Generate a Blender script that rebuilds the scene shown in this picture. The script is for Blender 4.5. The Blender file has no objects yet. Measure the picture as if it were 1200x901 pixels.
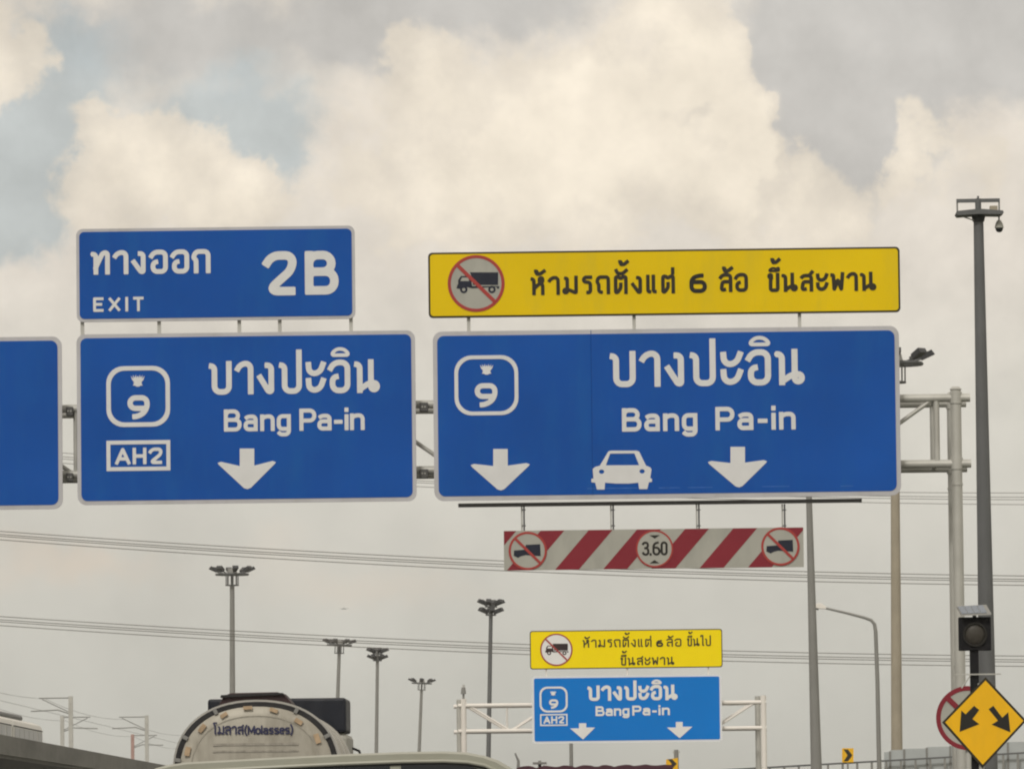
import bpy, math, random
from mathutils import Vector, Matrix, Euler
from mathutils.geometry import tessellate_polygon
random.seed(7)
C = bpy.context.scene.collection
scene = bpy.context.scene
R = math.radians

# ------------------------------------------------------------------ camera
FPX = 8000.0                       # focal length in photo pixels (1200 wide): a long tele
cam_d = bpy.data.cameras.new('camera')
cam_d.sensor_width = 36.0
cam_d.lens = FPX / 1200.0 * 36.0
cam_d.clip_start = 1.0
cam_d.clip_end = 90000.0
cam = bpy.data.objects.new('camera', cam_d)
C.objects.link(cam)
YAW, PITCH, ROLL = math.atan(133 / FPX), math.atan(549 / FPX), R(0.65)
CR = (Matrix.Rotation(YAW, 3, 'Z') @ Matrix.Rotation(math.pi / 2 + PITCH, 3, 'X') @ Matrix.Rotation(-ROLL, 3, 'Z'))
CAMZ = 1.5
HAZE = 0.00015                     # how thick the air is, per metre
cam.location = (0, 0, CAMZ)
cam.rotation_euler = CR.to_euler()
scene.camera = cam

def P(px, py, Y):
    """a point of the place, at distance Y along the road, read off the photograph"""
    v = CR @ Vector(((px - 600.0) / FPX, -(py - 450.5) / FPX, -1.0))
    t = Y / v.y
    return Vector((v.x * t, Y, CAMZ + v.z * t))

# ------------------------------------------------------------------ light
SUN_EL, SUN_AZ = R(40), R(196)     # azimuth clockwise from +Y: behind the camera, to the left
world = bpy.data.worlds.new('World')
scene.world = world
world.use_nodes = True
nt = world.node_tree
N, L = nt.nodes, nt.links
bg = N['Background']
bg.inputs['Strength'].default_value = 0.1
def nd(kind, **kw):
    n = N.new(kind)
    for k, v in kw.items():
        setattr(n, k, v)
    return n
def mth(op, a, b=None, c=None, clamp=False):
    n = nd('ShaderNodeMath', operation=op, use_clamp=clamp)
    for i, x in enumerate((a, b, c)):
        if x is None: continue
        if isinstance(x, (int, float)): n.inputs[i].default_value = x
        else: L.new(x, n.inputs[i])
    return n.outputs[0]
def mixc(f, a, b):
    n = nd('ShaderNodeMix', data_type='RGBA')
    L.new(f, n.inputs[0]) if not isinstance(f, (int, float)) else setattr(n.inputs[0], 'default_value', f)
    for s, x in ((6, a), (7, b)):
        if isinstance(x, tuple): n.inputs[s].default_value = (*x, 1)
        else: L.new(x, n.inputs[s])
    return n.outputs[2]
sky = nd('ShaderNodeTexSky', sky_type='NISHITA', sun_disc=False)
sky.sun_elevation = SUN_EL
sky.sun_rotation = SUN_AZ
sky.air_density = 1.0; sky.dust_density = 3.0; sky.ozone_density = 1.0
tc = nd('ShaderNodeTexCoord')
sep = nd('ShaderNodeSeparateXYZ'); L.new(tc.outputs['Generated'], sep.inputs[0])
# azimuth and elevation in degrees
az = mth('MULTIPLY', mth('ARCTAN2', sep.outputs[0], sep.outputs[1]), 180 / math.pi)
el = mth('MULTIPLY', mth('ARCSINE', sep.outputs[2]), 180 / math.pi)
vec = nd('ShaderNodeCombineXYZ'); L.new(az, vec.inputs[0]); L.new(el, vec.inputs[1])
def noise(scale, detail, rough=0.55, off=0.0, dist=0.0, src=None):
    m = nd('ShaderNodeVectorMath', operation='ADD'); L.new(src or tc.outputs['Generated'], m.inputs[0]); m.inputs[1].default_value = (off, off * .7, off * .3)
    n = nd('ShaderNodeTexNoise', noise_dimensions='3D'); L.new(m.outputs[0], n.inputs['Vector'])
    n.inputs['Scale'].default_value = scale; n.inputs['Detail'].default_value = detail
    n.inputs['Roughness'].default_value = rough; n.inputs['Distortion'].default_value = dist
    return n.outputs['Fac']
# domain warp so that cloud edges billow (all on directions, so the sky goes on all round)
wx = mth('SUBTRACT', noise(32, 9, .6, 3.1), .5)
wy = mth('SUBTRACT', noise(32, 9, .6, 7.7), .5)
wx2 = mth('SUBTRACT', noise(95, 8, .58, 1.3), .5)
wy2 = mth('SUBTRACT', noise(95, 8, .58, 9.2), .5)
azw = mth('ADD', az, mth('ADD', mth('MULTIPLY', wx, 1.3), mth('MULTIPLY', wx2, 0.9)))
elw = mth('ADD', el, mth('ADD', mth('MULTIPLY', wy, 1.1), mth('MULTIPLY', wy2, 0.8)))
def blob(px, py, rx, ry, amp=1.0):
    """soft patch of cloud in a given direction, rx/ry its half sizes in photo pixels"""
    d = P(px, py, 100.0) - Vector((0, 0, CAMZ)); d.normalize()
    a0 = math.degrees(math.atan2(d.x, d.y)); e0 = math.degrees(math.asin(d.z))
    k = math.degrees(1 / FPX)
    u = mth('DIVIDE', mth('SUBTRACT', azw, a0), rx * k)
    v = mth('DIVIDE', mth('SUBTRACT', elw, e0), ry * k)
    q = mth('ADD', mth('MULTIPLY', u, u), mth('MULTIPLY', v, v))
    return mth('MULTIPLY', mth('POWER', 2.718, mth('MULTIPLY', q, -1.0)), amp)
def total(bl):
    s = bl[0]
    for b in bl[1:]: s = mth('ADD', s, b)
    return s
def ramp(x, a, b):
    n = nd('ShaderNodeMapRange', interpolation_type='SMOOTHSTEP')
    L.new(x, n.inputs[0]); n.inputs[1].default_value = a; n.inputs[2].default_value = b
    return n.outputs[0]
big = mth('SUBTRACT', noise(5.0, 4, .5, 21.0), .5)
fine = mth('SUBTRACT', noise(60, 10, .62, 5.5), .5)
soft = mth('SUBTRACT', noise(26, 5, .5, 12.5), .5)
# open, bluish gaps
gap = total([blob(30, 190, 85, 90, 1.0), blob(290, 120, 105, 60, .9), blob(325, 190, 50, 45, .7), blob(110, 90, 60, 60, .55),
             blob(75, 35, 70, 30, .4), blob(-150, 120, 160, 120, .8), blob(15, 260, 60, 40, .5)])
gap = mth('ADD', gap, mth('MULTIPLY', fine, .5))
gap = mth('ADD', gap, mth('MULTIPLY', ramp(el, 9, 25), mth('MULTIPLY', big, 2.0)))
gapm = ramp(gap, .22, .80)
# shaded grey parts of the cloud
grey = total([blob(210, 40, 200, 60, .9), blob(540, 10, 150, 48, .95), blob(395, 50, 50, 50, .5), blob(990, 50, 120, 90, 1.2), blob(1140, 70, 120, 60, .9),
              blob(955, 140, 60, 70, .8), blob(1200, 10, 200, 60, .7), blob(345, 190, 50, 60, .35),
              blob(1030, 200, 34, 70, .6), blob(1105, 175, 16, 40, .6), blob(805, 132, 30, 12, .6), blob(812, 165, 14, 30, .35), blob(900, -150, 400, 120, .8)])
grey = mth('ADD', grey, mth('MULTIPLY', fine, .6))
grey = mth('ADD', grey, mth('MULTIPLY', ramp(el, 8, 20), mth('MULTIPLY', big, 2.2)))
greym = ramp(grey, .15, .80)
# bright billows in front
puff = mth('ADD', fine, mth('MULTIPLY', mth('SUBTRACT', noise(150, 8, .6, 31.0), .5), .5))
lit = total([blob(135, 155, 50, 48, .85), blob(225, 165, 45, 50, .85), blob(185, 235, 120, 55, 1.0), blob(290, 245, 60, 40, .6), blob(12, 65, 50, 50, .95),
             blob(560, 170, 170, 100, 1.0), blob(480, 85, 70, 45, .5), blob(810, 60, 72, 100, 1.2), blob(868, 120, 26, 130, .6), blob(720, 190, 160, 80, 1.0), blob(700, 110, 80, 40, .5), blob(855, 190, 50, 80, .7),
             blob(925, 200, 35, 50, .75), blob(990, 225, 40, 45, .6), blob(1070, 165, 36, 55, .85), blob(1165, 190, 50, 60, .65), blob(980, 270, 120, 30, .5), blob(480, 240, 90, 60, .5)])
lit = mth('SUBTRACT', lit, total([blob(795, 134, 34, 10, .55), blob(815, 160, 13, 30, .40), blob(745, 95, 12, 30, .25), blob(690, 118, 60, 10, .3), blob(905, 185, 12, 55, .45), blob(560, 130, 60, 14, .25), blob(430, 170, 14, 50, .3), blob(610, 210, 50, 16, .3)]))
lit = mth('ADD', lit, mth('MULTIPLY', puff, 1.25))
lit = mth('ADD', lit, mth('MULTIPLY', ramp(el, 8, 20), mth('MULTIPLY', mth('SUBTRACT', noise(9, 5, .5, 43.0), .48), 4.0)))
litm = ramp(lit, .32, .62)
# base haze colour by height above the horizon
cr = nd('ShaderNodeValToRGB')
L.new(mth('DIVIDE', el, 8.0), cr.inputs[0])
def lin(c): return tuple((x / 255 / 12.92) if x / 255 <= .04045 else ((x / 255 + .055) / 1.055) ** 2.4 for x in c)
stops = [(0.0, (188, 187, 178)), (.11, (196, 195, 186)), (.30, (206, 203, 193)), (.46, (213, 209, 198)), (.62, (226, 218, 206)), (.78, (230, 221, 208)), (1.0, (226, 218, 205))]
e = cr.color_ramp.elements
e[0].position, e[0].color = stops[0][0], (*lin(stops[0][1]), 1)
e[1].position, e[1].color = stops[-1][0], (*lin(stops[-1][1]), 1)
for p_, c_ in stops[1:-1]:
    x_ = e.new(p_); x_.color = (*lin(c_), 1)
base = cr.outputs[0]
warmm = ramp(mth('ADD', total([blob(80, 660, 130, 40, .7), blob(440, 680, 160, 40, .45), blob(300, 620, 60, 40, .3)]), mth('MULTIPLY', soft, .5)), .1, 1.2)
base = mixc(mth('MULTIPLY', warmm, .9), base, lin((220, 203, 184)))
mott = mth('MULTIPLY', mth('ADD', mth('MULTIPLY', soft, .26), mth('MULTIPLY', fine, .10)), 1.0)
col = mixc(mth('MULTIPLY', greym, .85), base, lin((193, 191, 187)))
nsky = nd('ShaderNodeVectorMath', operation='SCALE'); L.new(sky.outputs[0], nsky.inputs[0]); nsky.inputs['Scale'].default_value = 0.1
blue = mixc(.85, nsky.outputs[0], lin((184, 192, 193)))
col = mixc(mth('MULTIPLY', gapm, .78), col, blue)
litc = mixc(ramp(mth('ADD', lit, mth('MULTIPLY', soft, .8)), .5, 1.4), lin((229, 219, 203)), lin((246, 235, 216)))
col = mixc(mth('MULTIPLY', litm, .88), col, litc)
def shifted(dx, dz, scale, det, off):
    m = nd('ShaderNodeVectorMath', operation='ADD'); L.new(tc.outputs['Generated'], m.inputs[0]); m.inputs[1].default_value = (dx, 0, dz)
    return noise(scale, det, .6, off, 0.0, m.outputs[0])
r1 = mth('SUBTRACT', shifted(0, 0, 42, 10, 17.0), shifted(.0035, .0050, 42, 10, 17.0))
r2 = mth('SUBTRACT', shifted(0, 0, 16, 8, 27.0), shifted(.007, .010, 16, 8, 27.0))
relief = mth('ADD', mth('MULTIPLY', r1, .50), mth('MULTIPLY', r2, .24))
relief = mth('MULTIPLY', relief, mth('ADD', .35, mth('MULTIPLY', ramp(el, 2.5, 5.0), .75)))
vm = nd('ShaderNodeVectorMath', operation='SCALE'); L.new(col, vm.inputs[0]); L.new(mth('MULTIPLY', mth('ADD', mth('ADD', 1.0, mott), relief), 10.0), vm.inputs['Scale'])
L.new(vm.outputs[0], bg.inputs['Color'])

sun_d = bpy.data.lights.new('sun', 'SUN')
sun_d.energy = 1.5; sun_d.angle = R(10); sun_d.color = (1.0, .95, .87)
sun = bpy.data.objects.new('sun', sun_d); C.objects.link(sun)
sd = Vector((math.sin(SUN_AZ) * math.cos(SUN_EL), math.cos(SUN_AZ) * math.cos(SUN_EL), math.sin(SUN_EL)))
sun.rotation_euler = sd.to_track_quat('Z', 'Y').to_euler()
scene.view_settings.view_transform = 'Standard'
scene.view_settings.look = 'None'
scene.view_settings.exposure = 0.0
scene.view_settings.gamma = 1.0
try:
    scene.cycles.filter_width = 2.1
except Exception:
    pass

# ------------------------------------------------------------------ materials
def mat(name, color, rough=.6, metal=0.0, vary=.08, scale=3.0, dirt=None, spec=.3, stretch=(1, 1, 1), bump=0.0):
    m = bpy.data.materials.new(name); m.use_nodes = True
    t = m.node_tree; b = t.nodes['Principled BSDF']
    b.inputs['Roughness'].default_value = rough; b.inputs['Metallic'].default_value = metal
    b.inputs['Specular IOR Level'].default_value = spec
    co = t.nodes.new('ShaderNodeTexCoord'); mp = t.nodes.new('ShaderNodeMapping'); mp.inputs['Scale'].default_value = stretch
    t.links.new(co.outputs['Object'], mp.inputs[0])
    n = t.nodes.new('ShaderNodeTexNoise'); n.inputs['Scale'].default_value = scale; n.inputs['Detail'].default_value = 6
    t.links.new(mp.outputs[0], n.inputs[0])
    mr = t.nodes.new('ShaderNodeMapRange'); mr.inputs[1].default_value = .25; mr.inputs[2].default_value = .75
    mr.inputs[3].default_value = 1 - vary; mr.inputs[4].default_value = 1 + vary
    t.links.new(n.outputs[0], mr.inputs[0])
    vs = t.nodes.new('ShaderNodeVectorMath'); vs.operation = 'SCALE'; vs.inputs[0].default_value = color
    t.links.new(mr.outputs[0], vs.inputs['Scale'])
    out = vs.outputs[0]
    if dirt:
        n2 = t.nodes.new('ShaderNodeTexNoise'); n2.inputs['Scale'].default_value = dirt[1]; n2.inputs['Detail'].default_value = 9; n2.inputs['Roughness'].default_value = .65
        mp2 = t.nodes.new('ShaderNodeMapping'); mp2.inputs['Scale'].default_value = dirt[3] if len(dirt) > 3 else (1, 1, .3)
        t.links.new(co.outputs['Object'], mp2.inputs[0]); t.links.new(mp2.outputs[0], n2.inputs[0])
        r2 = t.nodes.new('ShaderNodeMapRange'); r2.inputs[1].default_value = .48; r2.inputs[2].default_value = .72; r2.inputs[4].default_value = dirt[2]
        t.links.new(n2.outputs[0], r2.inputs[0])
        mx = t.nodes.new('ShaderNodeMix'); mx.data_type = 'RGBA'
        t.links.new(r2.outputs[0], mx.inputs[0]); t.links.new(out, mx.inputs[6]); mx.inputs[7].default_value = (*dirt[0], 1)
        out = mx.outputs[2]
    t.links.new(out, b.inputs['Base Color'])
    if bump:
        bp = t.nodes.new('ShaderNodeBump'); bp.inputs['Strength'].default_value = bump; bp.inputs['Distance'].default_value = .02
        t.links.new(n.outputs[0], bp.inputs['Height']); t.links.new(bp.outputs[0], b.inputs['Normal'])
    return m
M = {}
M['blue'] = mat('weathered shaded blue sheeting', (.008, .085, .39), .6, vary=.13, scale=.55, dirt=((.012, .115, .40), 2.2, .55, (1, 1, .22)), spec=.12)  # streaks are wear; the duller base also carries the near gantry's shade
M['seam'] = mat('dark panel joint', (.006, .055, .26), .7, spec=.1)
M['seam_light'] = mat('scuffed sheeting', (.09, .22, .55), .7, spec=.1, vary=.4, scale=9)
M['blue_sunlit'] = mat('sunlit blue sign sheeting', (.0, .20, .68), .6, vary=.04, scale=.5, spec=.1)  # brighter copy for the far gantry, its sunlight put into the colour
M['yellow'] = mat('weathered shaded yellow sheeting', (.80, .57, .006), .6, vary=.07, scale=.6, dirt=((.66, .50, .03), 2.5, .5, (1, 1, .25)), spec=.1)  # worn, and toned down in the colour for the near gantry's shade
M['yellow_sunlit'] = mat('sunlit yellow sign sheeting', (1.0, .78, .0), .6, vary=.02, spec=.1)  # sunlight on the far board is painted in as a brighter yellow
M['amber'] = mat('amber warning sheeting', (.90, .50, .006), .45, vary=.05, scale=2.0, dirt=((.7, .40, .02), 4, .4))
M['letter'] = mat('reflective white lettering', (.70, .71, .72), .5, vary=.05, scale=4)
M['letter_sunlit'] = mat('sunlit white lettering', (.82, .82, .82), .4, vary=.03)  # lettering lightened in its colour to look sunlit on the far signs
M['border'] = mat('weathered shaded sign border', (.50, .50, .53), .5, vary=.08, scale=1.5, dirt=((.36, .35, .33), 2, .5))  # grimy, with the near gantry's shade mixed into the grey
M['border_sunlit'] = mat('sunlit white sign border', (.78, .80, .84), .5, vary=.03)  # lit counterpart of the near border, sunshine painted into the tone
M['black'] = mat('black print', (.018, .017, .014), .6, vary=.1)
M['brown_black'] = mat('sun-bleached black print', (.03, .026, .014), .6, vary=.2, scale=6)
M['print_navy'] = mat('dark navy print', (.014, .018, .035), .6, vary=.15)
M['red'] = mat('faded red sheeting', (.23, .018, .032), .6, vary=.08, scale=2)
M['ring_red'] = mat('red roundel ring', (.38, .05, .045), .6, vary=.06)
M['dullwhite'] = mat('greyed white sheeting', (.40, .40, .36), .55, vary=.06, scale=2, dirt=((.30, .30, .27), 3, .6))
M['galv'] = mat('galvanised steel', (.50, .50, .47), .5, metal=.25, vary=.10, scale=2.5, dirt=((.36, .35, .32), 2, .5))
M['galv_dark'] = mat('dull dark steel', (.11, .11, .11), .6, metal=.2, vary=.12, scale=2)
M['white_paint'] = mat('white painted steel', (.82, .79, .75), .5, vary=.04, scale=1, dirt=((.65, .60, .55), 1, .3))
M['pole_grey'] = mat('dark grey painted steel', (.125, .13, .135), .55, vary=.12, scale=1.2, dirt=((.17, .175, .18), 2, .5))
M['pole_mid'] = mat('mid grey steel pole', (.24, .24, .23), .55, vary=.1, scale=1)
M['pole_tan'] = mat('beige weathered pole', (.36, .32, .25), .65, vary=.12, scale=.8, dirt=((.26, .23, .18), 1.2, .6))
M['lamp_dark'] = mat('dark floodlight housing', (.045, .047, .052), .5, vary=.1)
M['signal_black'] = mat('matt black signal housing', (.012, .012, .014), .7, vary=.15, spec=.15)
M['glass_dark'] = mat('dark glass', (.015, .017, .022), .12, spec=.6, vary=.05)
M['asphalt'] = mat('asphalt', (.05, .05, .052), .9, vary=.2, scale=1.5, dirt=((.035, .035, .035), .2, .7), bump=.3)
M['ground'] = mat('dry grassy ground', (.09, .10, .05), .95, vary=.3, scale=.05, dirt=((.14, .11, .07), .02, .8, (1, 1, 1)))
M['paint'] = mat('road paint', (.7, .7, .66), .7, vary=.15, scale=2)
M['concrete'] = mat('concrete', (.27, .265, .25), .85, vary=.1, scale=.35, dirt=((.15, .145, .135), .25, .8, (1, .15, 1.2)))
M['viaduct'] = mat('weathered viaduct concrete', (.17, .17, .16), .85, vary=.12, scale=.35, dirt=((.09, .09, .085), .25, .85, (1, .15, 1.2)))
M['concrete_dark'] = mat('shaded concrete girder', (.055, .06, .07), .85, vary=.12, scale=.3)  # shade under the viaduct deck is put into this dark colour
M['cable'] = mat('cable', (.12, .11, .10), .7)
M['cream'] = mat('cream vehicle paint', (.34, .345, .29), .4, vary=.05, scale=3, dirt=((.30, .29, .23), 2.5, .7, (1, 1, 1)), spec=.5)
M['rubber'] = mat('black rubber', (.02, .02, .02), .8)
M['tank'] = mat('brushed tank steel', (.42, .40, .345), .5, metal=.1, vary=.12, scale=1.5, dirt=((.24, .22, .18), 2.2, .85, (1.2, 1, .35)))
M['tank_weld'] = mat('tank weld seam', (.36, .34, .29), .6, vary=.2, scale=8)
M['tank_print'] = mat('faded blue black tank print', (.03, .032, .085), .6, vary=.3, scale=12)
M['tankrim'] = mat('dark tank rim', (.022, .022, .024), .5, vary=.4, scale=3)
M['steel_bright'] = mat('bright steel edge', (.50, .49, .46), .35, metal=.5, vary=.1)
M['orange'] = mat('orange reflective tape', (.46, .34, .22), .6, vary=.25, scale=8)
M['maroon'] = mat('maroon paint', (.032, .016, .018), .6, vary=.15, scale=2)
M['maroon_tarp'] = mat('maroon tarpaulin', (.085, .035, .05), .8, vary=.2, scale=2)
M['navy'] = mat('dark navy fairing', (.008, .011, .020), .5, vary=.3, scale=3, dirt=((.03, .033, .045), 3, .6))
M['train_skin'] = mat('train cream paint', (.66, .65, .61), .45, vary=.05)
M['train_band'] = mat('train tinted window band', (.30, .30, .30), .3, vary=.1, scale=.6, spec=.6)
M['panel_grey'] = mat('blue grey noise barrier sheet', (.43, .46, .47), .4, vary=.08, scale=1)
M['solar'] = mat('solar cell', (.13, .16, .21), .25, spec=.6, vary=.1, scale=6)
M['lens'] = mat('unlit amber lens', (.05, .045, .037), .5, vary=.2, scale=20)
M['tree'] = mat('leaf', (.06, .09, .035), .8, vary=.4, scale=6)
M['bark'] = mat('bark', (.09, .07, .05), .9, vary=.3, scale=4)
M['rusty'] = mat('reddish primer steel', (.42, .27, .24), .7, vary=.1)
M['plane'] = mat('aircraft skin', (.05, .05, .055), .5)
M['bldg'] = mat('far pale building wall', (.42, .41, .39), .8, vary=.08, scale=.1)

# ------------------------------------------------------------------ mesh helper
class MB:
    def __init__(s): s.v, s.f, s.layer = [], [], 0
    def add(s, vs, fs):
        k = len(s.v); s.v += [tuple(v) for v in vs]; s.f += [tuple(i + k for i in f) for f in fs]; return s
    def box(s, x0, x1, y0, y1, z0, z1, rot=None, piv=None):
        vs = [Vector((x, y, z)) for z in (z0, z1) for y in (y0, y1) for x in (x0, x1)]
        if rot is not None:
            p = Vector(piv) if piv is not None else Vector(((x0 + x1) / 2, (y0 + y1) / 2, (z0 + z1) / 2))
            vs = [rot @ (v - p) + p for v in vs]
        return s.add(vs, [(0, 2, 3, 1), (4, 5, 7, 6), (0, 1, 5, 4), (2, 6, 7, 3), (0, 4, 6, 2), (1, 3, 7, 5)])
    def tube(s, a, b, r0, r1=None, n=12):
        a, b = Vector(a), Vector(b); r1 = r0 if r1 is None else r1
        q = (b - a).to_track_quat('Z', 'Y').to_matrix()
        vs = []
        for p, r in ((a, r0), (b, r1)):
            for i in range(n):
                t = 2 * math.pi * i / n
                vs.append(p + q @ Vector((math.cos(t) * r, math.sin(t) * r, 0)))
        fs = [(i, (i + 1) % n, n + (i + 1) % n, n + i) for i in range(n)]
        fs += [tuple(range(n))[::-1], tuple(range(n, 2 * n))]
        return s.add(vs, fs)
    def path(s, pts, r, n=8, r1=None):
        pts = [Vector(p) for p in pts]; m = len(pts); vs = []; fs = []
        up = Vector((0, 1, 0))
        for i, p in enumerate(pts):
            d = (pts[min(i + 1, m - 1)] - pts[max(i - 1, 0)]).normalized()
            a = d.cross(up)
            if a.length < .01: a = d.cross(Vector((0, 0, 1)))
            a.normalize(); b = d.cross(a)
            rr = r if r1 is None else r + (r1 - r) * i / (m - 1)
            for j in range(n):
                t = 2 * math.pi * j / n; vs.append(p + a * math.cos(t) * rr + b * math.sin(t) * rr)
        for i in range(m - 1):
            for j in range(n):
                fs.append((i * n + j, i * n + (j + 1) % n, (i + 1) * n + (j + 1) % n, (i + 1) * n + j))
        fs += [tuple(range(n)), tuple(range((m - 1) * n, m * n))[::-1]]
        return s.add(vs, fs)
    def prism(s, poly, y0, y1, holes=()):
        """polygon in XZ from y0 (front, towards the camera) to y1"""
        loops = [list(poly)] + [list(h) for h in holes]
        flat = [p for l in loops for p in l]
        tris = tessellate_polygon([[Vector((p[0], p[1], 0)) for p in l] for l in loops])
        n = len(flat); vs = [(p[0], y0, p[1]) for p in flat] + [(p[0], y1, p[1]) for p in flat]; fs = []
        for t in tris:
            a, b, c = (flat[i] for i in t)
            cr = (b[0] - a[0]) * (c[1] - a[1]) - (b[1] - a[1]) * (c[0] - a[0])
            t = tuple(t) if cr > 0 else tuple(t)[::-1]
            fs.append(t); fs.append(tuple(i + n for i in t[::-1]))
        k = 0
        for l in loops:
            m = len(l)
            for i in range(m):
                fs.append((k + i, k + (i + 1) % m, n + k + (i + 1) % m, n + k + i))
            k += m
        return s.add(vs, fs)
    def lathe(s, prof, axis_o, n=24, mtx=None):
        vs, fs = [], []; o = Vector(axis_o)
        for (r, z) in prof:
            for i in range(n):
                t = 2 * math.pi * i / n
                v = Vector((r * math.cos(t), r * math.sin(t), z))
                if mtx is not None: v = mtx @ v
                vs.append(o + v)
        for k in range(len(prof) - 1):
            for i in range(n):
                fs.append((k * n + i, k * n + (i + 1) % n, (k + 1) * n + (i + 1) % n, (k + 1) * n + i))
        return s.add(vs, fs)
    def build(s, name, m, parent=None, smooth=False, origin=None, bevel=0):
        me = bpy.data.meshes.new(name)
        o = bpy.data.objects.new(name, me); C.objects.link(o)
        off = Vector((0, 0, 0))
        if parent is not None and origin is None:
            top = parent
            while top.parent is not None: top = top.parent
            off = Vector(top['_o']) if '_o' in top else Vector((0, 0, 0))
        if origin is not None: off = Vector(origin)
        me.from_pydata([tuple(Vector(v) - off) for v in s.v], [], s.f)
        me.validate(); me.update()
        if m: me.materials.append(m)
        if smooth:
            for p in me.polygons: p.use_smooth = True
            try: me.set_sharp_from_angle(angle=R(40))
            except Exception: pass
        if bevel:
            b = o.modifiers.new('bevel', 'BEVEL'); b.width = bevel; b.segments = 2; b.limit_method = 'ANGLE'
        if parent is not None: o.parent = parent
        elif origin is not None: o.location = off
        return o
def root(name, loc, label=None, cat=None, group=None, rot=(0, 0, 0), world_coords=True):
    o = bpy.data.objects.new(name, None); C.objects.link(o)
    o.location = loc; o.rotation_euler = rot; o.empty_display_size = .3
    if world_coords: o['_o'] = tuple(loc)      # parts given in place coordinates are shifted by this
    tag(o, label, cat, group)
    return o
def tag(o, label=None, cat=None, group=None, kind=None):
    if label: o['label'] = label
    if cat: o['category'] = cat
    if group: o['group'] = group
    if kind: o['kind'] = kind
    return o
def sub(mb, name, m, parent, **kw):
    """sub-part: same coordinates as its thing"""
    return mb.build(name, m, parent, **kw)
def copy_tree(o, parent=None):
    c = o.copy(); C.objects.link(c); c.parent = parent
    for ch in [x for x in bpy.data.objects if x.parent == o]:
        copy_tree(ch, c)
    return c

# ------------------------------------------------------------------ stroke lettering
def rounded(pts, r, closed=False, seg=5):
    pts = [Vector(p) for p in pts]; n = len(pts)
    if n < 3: return pts
    out = []
    for i in range(n):
        if not closed and i in (0, n - 1): out.append(pts[i]); continue
        a, p, b = pts[i - 1], pts[i], pts[(i + 1) % n]
        la, lb = (a - p).length, (b - p).length
        fa = .5 if (closed or i > 1) else .98
        fb = .5 if (closed or i < n - 2) else .98
        k = min(r, la * fa, lb * fb)
        if k < 1e-5: out.append(p); continue
        s_, e_ = p + (a - p) / la * k, p + (b - p) / lb * k
        c1, c2 = s_ + (p - s_) * .55, e_ + (p - e_) * .55
        for j in range(seg + 1):
            t = j / seg
            out.append(s_ * (1 - t) ** 3 + c1 * 3 * t * (1 - t) ** 2 + c2 * 3 * t * t * (1 - t) + e_ * t ** 3)
    return out
def field_mesh(mb, strokes, y):
    """flat lettering: the union of stroked lines, cut out by marching squares; strokes = (points, width, closed)"""
    import numpy as np
    tmin = min(t for _, t, _ in strokes); h = tmin / 7.0
    ax = [p.x for q, _, _ in strokes for p in q]; az_ = [p.y for q, _, _ in strokes for p in q]; tm = max(t for _, t, _ in strokes)
    x0, z0 = min(ax) - tm, min(az_) - tm
    nx, nz = int((max(ax) + tm - x0) / h) + 2, int((max(az_) + tm - z0) / h) + 2
    F = np.full((nz, nx), tm)
    for q, t, closed in strokes:
        c = [q[0]]
        for p in q[1:]:
            if (p - c[-1]).length > t * .03: c.append(p)
        if closed: c.append(c[0])
        m = len(c) - 1
        for i in range(m):
            a, b = c[i], c[i + 1]; L_ = (b - a).length
            if L_ < 1e-9: continue
            i0 = max(0, int((min(a.x, b.x) - t - x0) / h)); i1 = min(nx, int((max(a.x, b.x) + t - x0) / h) + 2)
            j0 = max(0, int((min(a.y, b.y) - t - z0) / h)); j1 = min(nz, int((max(a.y, b.y) + t - z0) / h) + 2)
            gx, gz = np.meshgrid(x0 + h * np.arange(i0, i1), z0 + h * np.arange(j0, j1))
            ux, uz = (b.x - a.x) / L_, (b.y - a.y) / L_
            pr = (gx - a.x) * ux + (gz - a.y) * uz
            pc = np.clip(pr, 0, L_); ke = t * (.5 if abs(uz) > .8 else .24)
            d = np.hypot(gx - a.x - ux * pc, gz - a.y - uz * pc) - t / 2
            if not closed and i == 0: d = np.maximum(np.maximum(-(pr + ke), np.abs((gx - a.x) * -uz + (gz - a.y) * ux) - t / 2), np.where(pr < 0, -1e9, d))
            if not closed and i == m - 1:
                d2 = np.maximum(np.maximum(pr - L_ - ke, np.abs((gx - a.x) * -uz + (gz - a.y) * ux) - t / 2), np.where(pr > L_, -1e9, d))
                d = d2
            F[j0:j1, i0:i1] = np.minimum(F[j0:j1, i0:i1], d)
    inside = F < 0
    def V(i, j): return (x0 + h * i, y, z0 + h * j)
    for j in range(nz - 1):
        i = 0
        while i < nx - 1:
            k = (inside[j, i], inside[j, i + 1], inside[j + 1, i + 1], inside[j + 1, i])
            if not any(k): i += 1; continue
            if all(k):
                e_ = i
                while e_ < nx - 1 and inside[j, e_ + 1] and inside[j + 1, e_ + 1]: e_ += 1
                mb.add([V(i, j), V(e_, j), V(e_, j + 1), V(i, j + 1)], [(0, 1, 2, 3)]); i = max(e_, i + 1); continue
            cs = [(i, j), (i + 1, j), (i + 1, j + 1), (i, j + 1)]; poly = []
            for a in range(4):
                (ia, ja), (ib, jb) = cs[a], cs[(a + 1) % 4]
                if k[a]: poly.append(V(ia, ja))
                if k[a] != k[(a + 1) % 4]:
                    fa, fb = F[ja, ia], F[jb, ib]; t_ = float(fa / (fa - fb))
                    poly.append((x0 + h * (ia + (ib - ia) * t_), y, z0 + h * (ja + (jb - ja) * t_)))
            if len(poly) > 2: mb.add(poly, [tuple(range(len(poly)))])
            i += 1
X = lambda *a, **k: (a, k)
CUP = [(0, .93), (.02, .60), (.2, .56), (.42, .62), (.52, .92)]
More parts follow.
